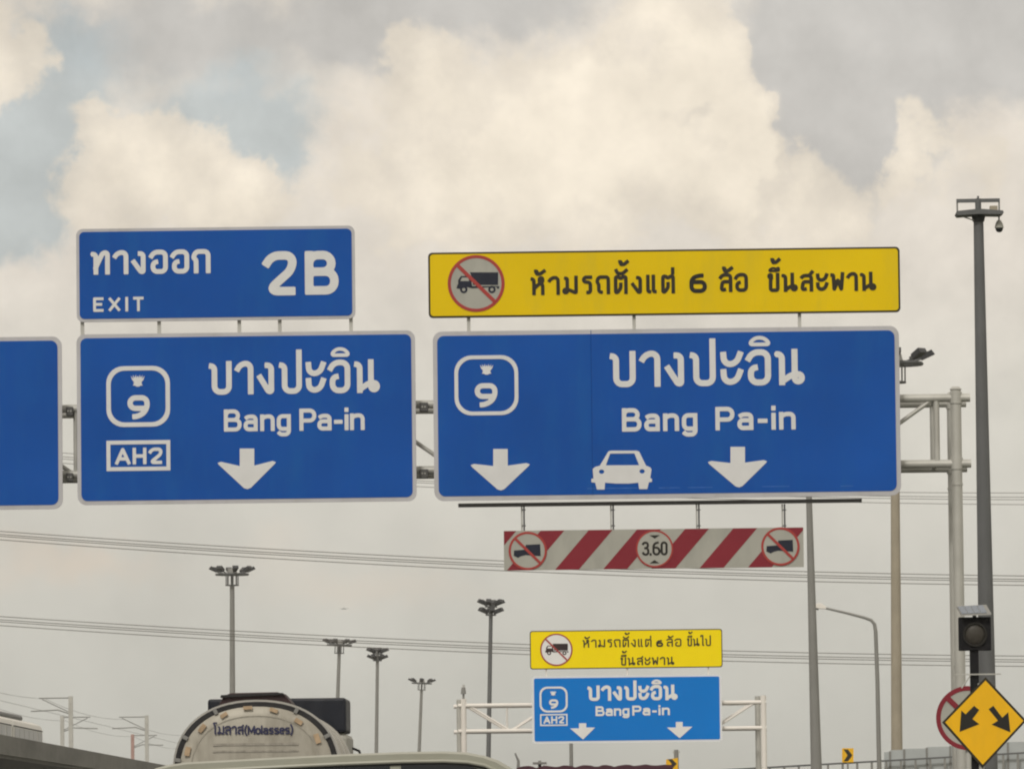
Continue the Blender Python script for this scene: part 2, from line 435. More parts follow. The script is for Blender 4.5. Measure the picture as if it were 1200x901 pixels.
G = {  # name: (width, [(points, corner radius, closed)])
 'บ': (.66, [([(-.05, .93), (.10, .93), (.10, 0), (.62, 0), (.62, 1)], .2)]),
 'ป': (.66, [([(-.05, .93), (.10, .93), (.10, 0), (.62, 0), (.62, 1.38)], .2)]),
 'า': (.48, [([(-.02, .82), (.08, 1), (.44, 1), (.44, 0)], .2)]),
 'ง': (.48, [([(.22, .93), (.40, .93), (.40, 0), (.30, 0), (0, .5)], .14)]),
 'ะ': (.52, [([(0, .93), (.02, .62), (.40, .62), (.52, .94)], .2), ([(0, .36), (.02, .03), (.40, .03), (.52, .36)], .2)]),
 'อ': (.62, [([(-.02, .80), (.06, 1), (.58, 1), (.58, 0), (.04, 0), (.04, .50), (.22, .50)], .22)]),
 'ิ': (0, [([(-.62, 1.26), (-.5, 1.44), (-.28, 1.5), (-.08, 1.42), (.02, 1.26)], .15, True)]),
 'น': (.74, [([(-.05, .93), (.10, .93), (.10, 0)], .15), ([(.10, .03), (.44, .26), (.72, .26), (.72, .02), (.50, .02), (.50, 1)], .12)]),
 'ท': (.66, [([(-.05, .93), (.10, .93), (.10, 0)], .15), ([(.10, .25), (.40, 1), (.60, 1), (.60, 0)], .14)]),
 'ก': (.62, [([(.06, 0), (.06, .58), (-.06, .68), (.04, 1), (.58, 1), (.58, 0)], .2)]),
 'ห': (.62, [([(-.05, .93), (.08, .93), (.08, 0)], .15), ([(.08, .3), (.30, .55), (.56, .74), (.56, 1), (.38, 1), (.38, .72), (.56, .55), (.56, 0)], .1)]),
 'ม': (.64, [([(.0, .95), (.12, .95), (.12, .03), (-.06, .03), (-.06, .24), (.14, .24), (.60, .0), (.60, 1)], .1)]),
 'ร': (.46, [([(.46, 1), (.06, 1), (.02, .72), (.40, .66), (.40, .02), (.22, .02)], .14)]),
 'ถ': (.62, [([(.22, .03), (.06, .03), (.06, .55), (-.04, .68), (.04, 1), (.58, 1), (.58, 0)], .16)]),
 'ต': (.62, [([(.30, .52), (.30, .28), (.12, 0), (.02, .0), (.02, 1), (.18, 1), (.30, .86), (.42, 1), (.58, 1), (.58, 0)], .12)]),
 'ั': (0, [([(-.56, 1.40), (-.50, 1.22), (-.22, 1.20), (.02, 1.44)], .12)]),
 '้': (0, [([(-.48, 1.42), (-.36, 1.44), (-.40, 1.24), (-.18, 1.26), (.06, 1.46)], .08)]),
 '~': (0, [([(-.40, 1.96), (-.28, 1.98), (-.32, 1.78), (-.12, 1.80), (.08, 2.0)], .08)]),
 '่': (0, [([(-.06, 1.22), (-.06, 1.46)], .1)]),
 'แ': (.46, [([(0, 1), (0, .02), (.13, .02)], .1), ([(.30, 1), (.30, .02), (.43, .02)], .1)]),
 'ล': (.60, [([(-.02, .84), (.06, 1), (.56, 1), (.56, 0)], .2), ([(.56, .56), (.08, .56), (.02, .1), (.10, .02), (.24, .06)], .14)]),
 'ส': (.62, [([(-.02, .78), (.06, .92), (.56, .92), (.56, 0)], .2), ([(.56, .52), (.08, .52), (.02, .1), (.10, .02), (.24, .06)], .14), ([(.44, .92), (.64, 1.18)], 0)]),
 'ข': (.56, [([(.20, .82), (.02, .80), (.02, 1), (.16, 1), (.10, .6), (.10, 0), (.52, 0), (.52, 1)], .12)]),
 'ึ': (0, [([(-.56, 1.24), (-.44, 1.40), (-.26, 1.44), (-.10, 1.36), (-.02, 1.24)], .12, True), ([(-.06, 1.26), (.04, 1.26), (.04, 1.44), (-.06, 1.44)], .05, True)]),
 'พ': (.66, [([(-.05, .93), (.08, .93), (.12, 0), (.34, .62), (.54, 0), (.62, 1)], .06)]),
 'ไ': (.36, [([(-.02, 1.34), (.02, 1.5), (.14, 1.42), (.22, 1.5), (.24, 1.1), (.24, .02), (.36, .02)], .1)]),
 'โ': (.34, [([(.36, 1.5), (-.02, 1.5), (.0, 1.34), (.16, 1.1), (.16, .02), (.28, .02)], .1)]),
 'B': (.62, [([(0, 0), (0, 1), (.55, 1), (.55, .53), (0, .53)], .24), ([(0, .53), (.62, .53), (.62, 0), (-.02, 0)], .24), ([(0, 0), (0, 1)], 0)]),
 'P': (.58, [([(0, 0), (0, 1)], 0), ([(0, 1), (.58, 1), (.58, .45), (0, .45)], .26)]),
 'a': (.48, [([(.02, .62), (.10, .70), (.46, .70), (.46, 0)], .18), ([(.46, .40), (0, .40), (0, 0), (.46, .0)], .18)]),
 'n': (.48, [([(0, 0), (0, .70)], 0), ([(0, .56), (.1, .70), (.48, .70), (.48, 0)], .2)]),
 'g': (.48, [([(.46, .70), (0, .70), (0, .0), (.46, .0)], .22), ([(.46, .70), (.46, -.30), (.06, -.30), (.0, -.2)], .2)]),
 '-': (.30, [([(0, .36), (.30, .36)], 0)]),
 'i': (.02, [([(0, 0), (0, .66)], 0), ([(0, 1.0), (0, 1.03)], 0)]),
 'h': (.48, [([(0, 0), (0, 1)], 0), ([(0, .56), (.1, .70), (.48, .70), (.48, 0)], .2)]),
 '2': (.58, [([(0, .80), (.08, 1), (.56, 1), (.56, .62), (.0, 0), (.58, 0)], .3)]),
 'E': (.50, [([(.50, 1), (0, 1), (0, 0), (.50, 0)], .0), ([(0, .52), (.42, .52)], 0)]),
 'X': (.60, [([(0, 0), (.60, 1)], 0), ([(0, 1), (.60, 0)], 0)]),
 'I': (.02, [([(0, 0), (0, 1)], 0)]),
 'T': (.58, [([(0, 1), (.58, 1)], 0), ([(.29, 1), (.29, 0)], 0)]),
 'A': (.64, [([(0, 0), (.32, 1), (.64, 0)], .0), ([(.12, .30), (.52, .30)], 0)]),
 'H': (.56, [([(0, 0), (0, 1)], 0), ([(.56, 0), (.56, 1)], 0), ([(0, .5), (.56, .5)], 0)]),
 '9': (.58, [([(.12, .0), (.34, .02), (.60, .38), (.60, 1), (0, 1), (0, .44), (.56, .44)], .28)]),
 '6': (.58, [([(.50, 1), (.30, 1), (0, .8), (0, 0), (.60, 0), (.60, .58), (.04, .58)], .28)]),
 '3': (.50, [([(0, .9), (.06, 1), (.48, 1), (.48, .54), (.16, .54)], .2), ([(.16, .54), (.52, .54), (.52, 0), (.06, 0), (0, .12)], .22)]),
 '0': (.50, [([(0, 0), (.50, 0), (.50, 1), (0, 1)], .24, True)]),
 '.': (.04, [([(0, .0), (0, .02)], 0)]),
 '(': (.18, [([(.18, 1.12), (0, .8), (0, .15), (.18, -.18)], .3)]),
 ')': (.18, [([(0, 1.12), (.18, .8), (.18, .15), (0, -.18)], .3)]),
 'M': (.72, [([(0, 0), (0, 1), (.36, .2), (.72, 1), (.72, 0)], 0)]),
 'o': (.46, [([(0, 0), (.46, 0), (.46, .70), (0, .70)], .22, True)]),
 'l': (.02, [([(0, 0), (0, 1)], 0)]),
 's': (.42, [([(.42, .70), (0, .70), (0, .36), (.42, .36), (.42, 0), (0, 0)], .17)]),
 'e': (.46, [([(0, .36), (.46, .36), (.46, .70), (0, .70), (0, 0), (.44, 0)], .2)]),
 ' ': (.35, []),
}
def text(mb, s, pxl, pyl, pxr, pyr, Hpx, tpx, Y, gap=.30, front=0.0):
    """s drawn from the baseline's left end to its right end (photo readings), body height Hpx"""
    a, b = P(pxl, pyl, Y), P(pxr, pyr, Y); sc = Y / FPX * 1.003
    H, t = Hpx * sc, tpx * sc
    W = (b.x - a.x); adv = 0; pos = []
    for ch in s:
        w = G[ch][0]
        if w == 0: pos.append(bpos + G[prev][0]); continue
        pos.append(adv); prev = ch; bpos = adv; adv += w + gap
    last = adv - gap
    sx = (W - t) / (max(last, .05) * (H - t)); sx = min(sx, 2.0)
    z0 = (a.z + b.z) / 2; strokes = []
    for ch, p0 in zip(s, pos):
        for st in G[ch][1]:
            pts, r = st[0], st[1]; closed = len(st) > 2 and st[2]
            q = [((a.x + t / 2) + (p0 + x) * sx * (H - t), z0 + t / 2 + z * (H - t)) for x, z in pts]
            rr = rounded(q, r * (H - t), closed, 5)
            strokes.append((rr, t * (.62 if (closed and ch in 'ึิ') else 1), closed))
    field_mesh(mb, strokes, Y - front)

def rrect(x0, x1, z0, z1, r, n=6):
    out = []
    for cx, cz, a0 in ((x1 - r, z1 - r, 0), (x0 + r, z1 - r, 90), (x0 + r, z0 + r, 180), (x1 - r, z0 + r, 270)):
        for i in range(n + 1):
            a = R(a0 + 90 * i / n); out.append((cx + r * math.cos(a), cz + r * math.sin(a)))
    return out
def circ(cx, cz, r, n=40):
    return [(cx + r * math.cos(2 * math.pi * i / n), cz + r * math.sin(2 * math.pi * i / n)) for i in range(n)]

# ------------------------------------------------------------------ the ground and the road
def sheet(name, x0, x1, y0, y1, z, m, kind='structure', nx=1):
    mb = MB(); mb.add([(x0, y0, z), (x1, y0, z), (x1, y1, z), (x0, y1, z)], [(0, 1, 2, 3)])
    o = mb.build(name, m); tag(o, kind=kind); return o
sheet('ground', -6000, 6000, -3000, 9000, -0.06, M['ground'])
sheet('road', -13.5, 6.2, -60, 1400, 0.0, M['asphalt'])
ml = MB()
for x in (-13.2, 5.9): ml.box(x - .08, x + .08, -60, 1400, .001, .005)
for x in (-9.6, -6.0, -2.1, 2.0):
    y = -50
    while y < 700:
        ml.box(x - .07, x + .07, y, y + 4, .001, .005); y += 12
tag(ml.build('lane_markings', M['paint']), kind='structure')
for sx in (-14.1, 6.4):
    w = MB()
    prof = [(-.3, 0), (.3, 0), (.3, .08), (.12, .3), (.08, .85), (-.08, .85), (-.12, .3), (-.3, .08)]
    w.v = [(sx + a, -60, b) for a, b in prof] + [(sx + a, 900, b) for a, b in prof]
    w.f = [(i, (i + 1) % 8, 8 + (i + 1) % 8, 8 + i) for i in range(8)] + [tuple(range(8))[::-1], tuple(range(8, 16))]
    o = w.build('road_barrier', M['concrete'], origin=(sx, -60, 0))
    tag(o, 'low concrete barrier along the %s edge of the expressway' % ('left' if sx < 0 else 'right'), 'barrier', 'concrete barriers along the expressway')

# ------------------------------------------------------------------ overhead signs
def ext(l, t, r, b, Y):
    """world extents of a sign from its four corner readings: l=(x_top,x_bot) etc."""
    tl, tr = P(l[0], t[0], Y), P(r[0], t[1], Y); bl, br = P(l[1], b[0], Y), P(r[1], b[1], Y)
    return (tl.x + bl.x) / 2, (tr.x + br.x) / 2, (bl.z + br.z) / 2, (tl.z + tr.z) / 2
D1 = 100.0; S1 = D1 / FPX
def sign(name, E, Y, border_m, face_m, bpx, rpx, label, cat, thick=.05, group=None, line=None):
    x0, x1, z0, z1 = E; s = Y / FPX
    r = root(name, ((x0 + x1) / 2, Y, z0), label, cat, group)
    mb = MB(); mb.prism(rrect(x0, x1, z0, z1, rpx * s), Y, Y + thick)
    mb.build('border', border_m, r)
    b = bpx * s
    mb = MB(); mb.prism(rrect(x0 + b, x1 - b, z0 + b, z1 - b, max(rpx * s - b * .6, .01)), Y - .006, Y - .0005)
    mb.build('face_panel', face_m, r)
    # stiffening rails on the back
    n = max(2, int((x1 - x0) / 1.4))
    for i in range(n):
        x = x0 + (x1 - x0) * (i + .5) / n
        mb = MB(); mb.box(x - .04, x + .04, Y + thick + .001, Y + thick + .09, z0 + .06, z1 - .06)
        mb.build('stiffener_rail', M['galv'], r)
    return r
FR = .012   # how far lettering stands in front of the sign plane
def arrow(r, pts, Y, m):
    mb = MB(); q = [P(x, y, Y) for x, y in pts]
    mb.prism([(p.x, p.z) for p in q], Y - FR, Y - .0065); mb.build('lane_arrow', m, r)
def arrow_pts(sx0, sx1, st, wl, wr, wy, iy, tipx, tipy):
    return [(sx0, st), (sx1, st), (sx1, iy), (wr - 4, wy - 1), (wr, wy + .5), (wr - 2, wy + 3), (tipx + 4, tipy - 1.5), (tipx, tipy), (tipx - 4, tipy - 1.2), (wl + 2, wy + 4), (wl, wy + 1.5), (wl + 4, wy), (sx0, iy + .5)]
def lettering(r, m, specs, Y, front=FR, name='lettering'):
    for sp in specs:
        mb = MB(); text(mb, *sp[:7], Y, front=front, **(sp[7] if len(sp) > 7 else {})); mb.build(name, m, r)
def shield(r, l, t, rr, b, Y, m, tpx, emblem, nine):
    a, c = P(l, b, Y), P(rr, t, Y); s = Y / FPX; k = tpx * s
    mb = MB(); rad = (rr - l) * .27 * s
    mb.prism(rrect(a.x, c.x, a.z, c.z, rad, 7), Y - FR, Y - .0065, holes=[rrect(a.x + k, c.x - k, a.z + k, c.z - k, rad - k * .7, 7)])
    sh = mb.build('route_shield', m, r)
    if emblem:
        ex0, ey0, ex1, ey1 = emblem; w = ex1 - ex0; h = ey1 - ey0
        # the small winged crest over the number
        half = [(.5, .10), (.40, .28), (.36, .0), (.28, .26), (.14, .02), (.20, .36), (0, .10), (.08, .42), (.22, .62), (.20, .82), (.12, .90), (.30, .92), (.40, 1.0)]
        pts = [(ex0 + x * w, ey0 + y * h) for x, y in half] + [(ex0 + (1 - x) * w, ey0 + y * h) for x, y in half[::-1]][:-1]
        q = [P(x, y, Y) for x, y in pts]
        mb = MB(); mb.prism([(p.x, p.z) for p in q], Y - FR, Y - .0065); mb.build('crest', m, sh)
    mb = MB(); text(mb, '9', nine[0], nine[1], nine[2], nine[1], nine[3], nine[4], Y, front=FR); mb.build('route_number', m, sh)
def route_box(r, l, t, rr, b, Y, m, tpx, txt):
    a, c = P(l, b, Y), P(rr, t, Y); k = tpx * Y / FPX
    mb = MB(); o = [(a.x, a.z), (c.x, a.z), (c.x, c.z), (a.x, c.z)]
    mb.prism(o, Y - FR, Y - .0065, holes=[[(a.x + k, a.z + k), (c.x - k, a.z + k), (c.x - k, c.z - k), (a.x + k, c.z - k)]])
    bx = mb.build('route_box', m, r)
    mb = MB(); text(mb, txt[0], *txt[1:7], Y, front=FR, **(txt[7] if len(txt) > 7 else {})); mb.build('route_number', m, bx)
def posts(r, xs, y0s, Y, m, w=4, dy=0.03):
    for i, x in enumerate(xs):
        a, b = P(x, y0s[0] + (y0s[2] - y0s[0]) * (x - xs[0]) / max(1, xs[-1] - xs[0]), Y), P(x, y0s[1] + (y0s[3] - y0s[1]) * (x - xs[0]) / max(1, xs[-1] - xs[0]), Y)
        s = Y / FPX * w / 2
        mb = MB(); mb.box(a.x - s, a.x + s, Y + dy, Y + dy + .05, b.z - .25, a.z + .25); mb.build('support_post', m, r)

# exit 2B
E_ = ext((89, 90), (270, 263), (415, 417), (378, 373), D1)
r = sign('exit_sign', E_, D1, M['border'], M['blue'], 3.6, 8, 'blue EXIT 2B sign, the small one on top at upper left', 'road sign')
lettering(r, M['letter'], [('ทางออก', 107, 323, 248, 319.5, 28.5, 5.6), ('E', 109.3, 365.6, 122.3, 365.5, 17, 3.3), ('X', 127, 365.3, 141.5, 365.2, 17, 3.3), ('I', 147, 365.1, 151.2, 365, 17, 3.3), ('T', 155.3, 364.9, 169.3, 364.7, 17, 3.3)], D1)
lettering(r, M['letter'], [('2', 308.5, 346.5, 349, 346.2, 52, 10), ('B', 357.5, 345.6, 397, 345.2, 51.5, 10)], D1, name='exit_number')
posts(r, [96, 186, 280, 327.5, 411], (377, 391, 373, 387), D1, M['galv'], 4.2, .06)
# left Bang Pa-in
E_ = ext((89.5, 91), (392.5, 386.5), (486, 488.5), (592.5, 586), D1)
r = sign('direction_sign', E_, D1, M['border'], M['blue'], 4.6, 10, 'blue Bang Pa-in sign with AH2 box and a single arrow, under the exit sign', 'road sign')
lettering(r, M['letter'], [('บางปะอิน', 245, 463, 446, 460, 39.5, 6.6)], D1, name='thai_lettering')
lettering(r, M['letter'], [('Bang', 262.5, 505.5, 341.5, 505, 26, 4.7, {'gap': .27}), ('Pa-in', 351, 504.6, 427.5, 504, 26, 4.7, {'gap': .22})], D1, name='latin_lettering')
arrow(r, arrow_pts(281, 298, 525.5, 255, 323.5, 541, 545.5, 290, 573), D1, M['letter'])
shield(r, 125, 428.5, 199, 500.5, D1, M['letter'], 5.2, (153.5, 439, 169.5, 453), (149.5, 491.3, 175, 28.3, 6.2))
route_box(r, 125, 515.5, 199.5, 552, D1, M['letter'], 4.6, ('AH2', 135, 544.5, 191, 543.5, 19.5, 4.0, {'gap': .3}))
# right Bang Pa-in
E_ = ext((507, 509), (389, 381.5), (1053.5, 1056), (586.5, 580.5), D1)
r = sign('direction_sign', E_, D1, M['border'], M['blue'], 5.2, 11, 'large blue Bang Pa-in sign with a car symbol between two arrows', 'road sign')
lettering(r, M['letter'], [('บางปะอิน', 715, 454, 944, 451, 42.5, 7.1)], D1, name='thai_lettering')
lettering(r, M['letter'], [('Bang', 729, 505.5, 818, 505, 27.5, 5.1, {'gap': .29}), ('Pa-in', 838.5, 504, 932.5, 503.5, 27.5, 5.1, {'gap': .28})], D1, name='latin_lettering')
arrow(r, arrow_pts(578, 595, 526, 551.5, 621, 543.5, 545.5, 587, 574.5), D1, M['letter'])
arrow(r, arrow_pts(856, 873, 523.5, 829.5, 899, 540, 542, 866, 571), D1, M['letter'])
shield(r, 533, 416, 607, 487, D1, M['letter'], 4.4, (562.5, 426.3, 578, 439), (556.5, 477.3, 582.5, 28.3, 6.0))
def pz(pts, Y): return [(P(x, y, Y).x, P(x, y, Y).z) for x, y in pts]
Y = D1
mb = MB()
body = [(697.5, 547), (703, 545.5), (713, 528.8), (716, 528), (746, 528), (749, 529), (757, 545.5), (762, 547.5), (763.5, 550), (762, 560), (764, 561), (764, 564.5), (760.5, 565), (758.5, 573), (749, 573), (748, 565.5), (737, 566.5), (722, 566.5), (709, 565.5), (708.5, 573.5), (699.5, 573.5), (697.5, 565.5), (693, 565), (693, 561), (695.5, 560.5), (694.5, 549.5)]
ws = [(710, 545.2), (715, 531.4), (743.5, 531.2), (749, 545)]
h1 = [(705 + 3.2 * math.cos(i * .628), 552.6 + 2.6 * math.sin(i * .628)) for i in range(10)]
h2 = [(752.5 + 3.2 * math.cos(i * .628), 552.2 + 2.6 * math.sin(i * .628)) for i in range(10)]
mb.prism(pz(body, Y), Y - FR, Y - .0065, holes=[pz(ws, Y), pz(h1, Y), pz(h2, Y)])
mb.build('car_symbol', M['letter'], r)
xs_ = P(693.5, 480, Y).x; e0, e1 = P(694, 387, Y).z, P(694, 580, Y).z
mb = MB(); mb.box(xs_ - .004, xs_ + .004, Y - .009, Y - .0062, e1, e0); mb.build('panel_seam', M['seam'], r)
for xa_, xb_, yy in ((688, 760, 572.4), (772, 797, 571.6), (806, 835, 571.2), (893, 925, 570.0), (985, 1000, 569.4)):
    a, b = P(xa_, yy, Y), P(xb_, yy, Y); mb = MB(); mb.box(a.x, b.x, Y - .0085, Y - .0062, a.z - .0035, a.z + .0035); mb.build('scratch', M['seam_light'], r)
# far left sign, cut by the frame
E_ = ext((-330, -328), (400, 393.5), (71.5, 74), (602, 595), D1)
r = sign('direction_sign', E_, D1, M['border'], M['blue'], 4.8, 11, 'plain right end of a blue sign cut off by the left edge of the photo', 'road sign')

# ---- pictogram helpers
def roundel(r, cx, cy, rad, ring, Y, slash=True, f0=.0065, ring_m=None, white_m=None, name='roundel'):
    c = P(cx, cy, Y); s = Y / FPX
    mb = MB(); mb.prism(circ(c.x, c.z, (rad - ring * .5) * s, 44), Y - f0 - .003, Y - f0); o = mb.build(name, white_m or M['dullwhite'], r)
    mb = MB(); mb.prism(circ(c.x, c.z, rad * s, 44), Y - f0 - .007, Y - f0 - .0035 + .0032, holes=[circ(c.x, c.z, (rad - ring) * s, 44)])
    mb.build('ring', ring_m or M['ring_red'], o)
    if slash:
        k = (rad - ring * .6) * s * .7071; t = ring * .42 * s
        mb = MB(); mb.prism([(c.x - k - t, c.z + k - t), (c.x + k - t, c.z - k - t), (c.x + k + t, c.z - k + t), (c.x - k + t, c.z + k + t)], Y - f0 - .0105, Y - f0 - .0078); mb.build('slash_bar', ring_m or M['ring_red'], o)
    return o
def truck_symbol(o, cx, cy, k, Y, f0=.0065, simple=False, m=None):
    """lorry in side view, k = pixels per unit, cab to the left"""
    m = m or M['print_navy']
    f = lambda pts: pz([(cx + x * k, cy + y * k) for x, y in pts], Y)
    mb = MB()
    if simple:
        mb.prism(f([(-.78, -.05), (-.12, -.10), (-.1, -.38), (.75, -.42), (.78, .28), (-.1, .22), (-.35, .28), (-.55, .38), (-.8, .26)]), Y - f0 - .006, Y - f0 - .0035)
    else:
        mb.prism(f([(-.28, -.37), (.72, -.37), (.72, .08), (-.18, .08), (-.18, -.1)]), Y - f0 - .006, Y - f0 - .0035)                       # box
        mb.prism(f([(-.70, .06), (-.70, -.10), (-.60, -.24), (-.26, -.24), (-.2, .12), (.76, .12), (.76, .20), (.70, .22), (.66, .15), (-.2, .20), (-.38, .16), (-.52, .14), (-.62, .22), (-.76, .20), (-.72, .06)]),
                 Y - f0 - .006, Y - f0 - .0035, holes=[f([(-.63, -.06), (-.56, -.19), (-.33, -.19), (-.31, -.06)])])
        for wx in (-.50, .50):
            c_ = P(cx + wx * k, cy + .24 * k, Y)
            mb.prism(circ(c_.x, c_.z, .135 * k * Y / FPX, 16), Y - f0 - .0064, Y - f0 - .0035, holes=[circ(c_.x, c_.z, .06 * k * Y / FPX, 12)])
    mb.build('lorry_symbol', m, o)

# yellow ban board
E_ = ext((501.5, 502.5), (296, 289.5), (1054, 1055.5), (372.5, 366), D1)
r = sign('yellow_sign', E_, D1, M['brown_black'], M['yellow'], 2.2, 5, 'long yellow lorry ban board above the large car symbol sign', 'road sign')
o = roundel(r, 558, 332.3, 33.5, 3.6, D1)
truck_symbol(o, 560, 331.5, 33, D1)
lettering(r, M['brown_black'], [('ห้ามรถตั~งแต่', 622, 346.2, 792, 344.0, 22.5, 4.2, {'gap': .34}), ('ล้อ', 843, 342.8, 877.5, 342.0, 22.5, 4.3), ('ขึ~นสะพาน', 899, 342.3, 1027.5, 341.0, 22.5, 4.3, {'gap': .32})], D1)
lettering(r, M['black'], [('6', 808, 343.6, 828, 343.4, 23, 4.9)], D1)
posts(r, [549, 743, 937], (371, 386, 367, 382), D1, M['galv'], 4.0, .06)

# striped height board
E_ = ext((590, 591), (622.5, 617), (941.5, 942), (669, 663.5), D1)
x0, x1, z0, z1 = E_; Yb = D1 + .15
E2 = ext((590, 591), (622.5, 617), (941.5, 942), (669, 663.5), Yb); x0, x1, z0, z1 = E2
r = root('height_limit_board', ((x0 + x1) / 2, Yb, z0), 'red and white striped 3.60 height board hanging under the large blue sign', 'height board')
mb = MB(); mb.box(x0, x1, Yb, Yb + .03, z0, z1); mb.build('board', M['dullwhite'], r)
s = Yb / FPX; H_ = z1 - z0
def clip_x(poly, xa, xb):
    for lim, sgn in ((xa, 1), (xb, -1)):
        out = []
        for i, p in enumerate(poly):
            q = poly[(i + 1) % len(poly)]; a_, b_ = (p[0] - lim) * sgn, (q[0] - lim) * sgn
            if a_ >= 0: out.append(p)
            if a_ * b_ < 0:
                t_ = a_ / (a_ - b_); out.append((p[0] + (q[0] - p[0]) * t_, p[1] + (q[1] - p[1]) * t_))
        poly = out
        if not poly: return poly
    return poly
for k, bx in enumerate((537.5, 594, 650.5, 707, 763.5, 820, 876.5)):
    xb = P(bx, 666, Yb).x; w = 28 * s; sh_ = 40 * s
    poly = clip_x([(xb, z0 + .004), (xb + w, z0 + .004), (xb + w + sh_, z1 - .004), (xb + sh_, z1 - .004)], x0 + .004, x1 - .004)
    if len(poly) > 2:
        mb = MB(); mb.prism(poly, Yb - .003, Yb - .0005); mb.build('red_stripe', M['red'], r)
for cx, cy in ((618.5, 645.3), (914.5, 640.2)):
    o = roundel(r, cx, cy, 22.5, 2.6, Yb); truck_symbol(o, cx - .5, cy + .5, 20, Yb, simple=True)
o = roundel(r, 767, 642.7, 22, 2.0, Yb, slash=False)
mb = MB(); text(mb, '3.60', 752.5, 651, 782.5, 650.6, 16.5, 2.6, Yb, front=.012, gap=.26)
mb.prism(pz([(761, 627), (773.5, 626.8), (767.3, 630.8)], Yb), Yb - .0125, Yb - .0105)
mb.prism(pz([(761, 660), (773, 659.8), (767, 656)], Yb), Yb - .0125, Yb - .0105)
mb.build('height_marking', M['black'], o)
for i, x in enumerate((612.5, 717, 817.5, 918)):
    a = P(x, 592, Yb); b = P(x + .6, 621, Yb)
    mb = MB(); mb.box(b.x - 2.4 * s, b.x - .6 * s, Yb + .032, Yb + .07, b.z - .25, a.z + .02); hg = mb.build('hanger', M['galv'], r)
    mb = MB(); mb.tube((b.x + 1.2 * s, Yb + .02, b.z - .02), (b.x + 1.2 * s, Yb + .02, a.z + .02), .012, n=8)
    for zz in (.18, .82):
        z_ = b.z + (a.z - b.z) * zz; mb.box(b.x - 1.6 * s, b.x + 3.2 * s, Yb + .008, Yb + .03, z_ - .008, z_ + .008)
    mb.build('bolt', M['galv_dark'], hg)
a, b = P(537, 591.5, Yb), P(1010, 587.2, Yb)
mb = MB(); mb.box(a.x, b.x, Yb - .02, Yb + .2, (a.z + b.z) / 2 - .018, (a.z + b.z) / 2 + .03); mb.build('hanging_rail', M['galv_dark'], r)

# ------------------------------------------------------------------ near gantry (galvanised box truss)
Yf, Yr = D1 + .35, D1 + 1.55
zt = P(1095, 466.5, Yf).z; zb = P(1095, 543.5, Yf).z
xc = P(1121.5, 560, Yf).x; xl = xc - 31.0
r = root('sign_gantry', (xc, Yf, 0), 'grey galvanised truss gantry that carries the large blue signs', 'gantry')
for y in (Yf, Yr):
    for x in (xc, xl):
        mb = MB(); mb.tube((x, y, 0), (x, y, zt + .125), .08, .078, 20)
        mb.tube((x, y, zt + .125), (x, y, zt + .165), .095, .05, 20); mb.tube((x, y, zb - .32), (x, y, zb - .29), .087, .087, 20)
        cl = mb.build('column', M['galv'], r, smooth=True)
        mb = MB(); mb.box(x - .28, x + .28, y - .28, y + .28, 0, .05); mb.build('base_plate', M['galv'], cl)
    for z in (zt, zb):
        mb = MB(); mb.tube((xl - .2, y, z), (xc + .21, y, z), .062, n=16); mb.build('chord', M['galv'], r, smooth=True)
for px_, w_, tops_ in ((81.5, 8, ((474.5, 487), (552, 564))), (496.5, 10, ((469.5, 482), (547.5, 560)))):
    for ya_, yb_ in tops_:
        a, b = P(px_ - w_ / 2, yb_, Yf - .1), P(px_ + w_ / 2, ya_ + 2, Yf - .1)
        mb = MB(); mb.box(a.x, b.x, Yf - .12, Yf + .10, a.z, b.z); cl = mb.build('clamp', M['galv_dark'], r, bevel=.008)
        mb = MB()
        for dx_ in (-.02, .02): mb.tube(((a.x + b.x) / 2 + dx_, Yf - .135, (a.z + b.z) / 2), ((a.x + b.x) / 2 + dx_, Yf - .121, (a.z + b.z) / 2), .012, n=6)
        mb.build('bolt', M['galv'], cl)
for y in (Yf, Yr):
    for z in (zt, zb):
        mb = MB(); mb.tube((xc, y, z - .085), (xc, y, z + .085), .092, n=20); mb.build('collar', M['galv'], r, smooth=True)
        for x in (xc - 3.2, xc - 9.4, xc - 15.6, xc - 21.8):
            mb = MB(); mb.tube((x - .03, y, z), (x + .03, y, z), .10, n=16); mb.build('flange', M['galv'], r, smooth=True)
n = 22; st = (xc - xl) / n
bw = P(1121.5, 500, Yf).x - P(1098.5, 500, Yf).x
for y in (Yf, Yr):
    for i in range(n):
        x = xc - bw - i * st * 1.0
        if x < xl: break
        mb = MB(); mb.tube((x, y, zb), (x, y, zt), .045 if i == 0 else .035, n=12); mb.build('brace', M['galv'], r, smooth=True)
        if y == Yf and x - st > xl:
            up = (i % 2 == 0)
            mb = MB(); mb.tube((x - .03, y, zt if up else zb), (x - st, y, zb if up else zt), .033, n=10); mb.build('brace', M['galv'], r, smooth=True)
for i in range(0, n, 1):
    x = xc - bw - i * st
    if x < xl: break
    for z in (zt, zb):
        mb = MB(); mb.tube((x, Yf, z), (x, Yr, z), .03, n=8); mb.build('brace', M['galv'], r, smooth=True)
for x in (xc, xl):
    for k in range(4):
        z_ = 1.2 + k * 1.5
        mb = MB(); mb.tube((x, Yf, z_), (x, Yr, z_ + (1.3 if k % 2 else 0)), .035, n=8); mb.build('brace', M['galv'], r, smooth=True)

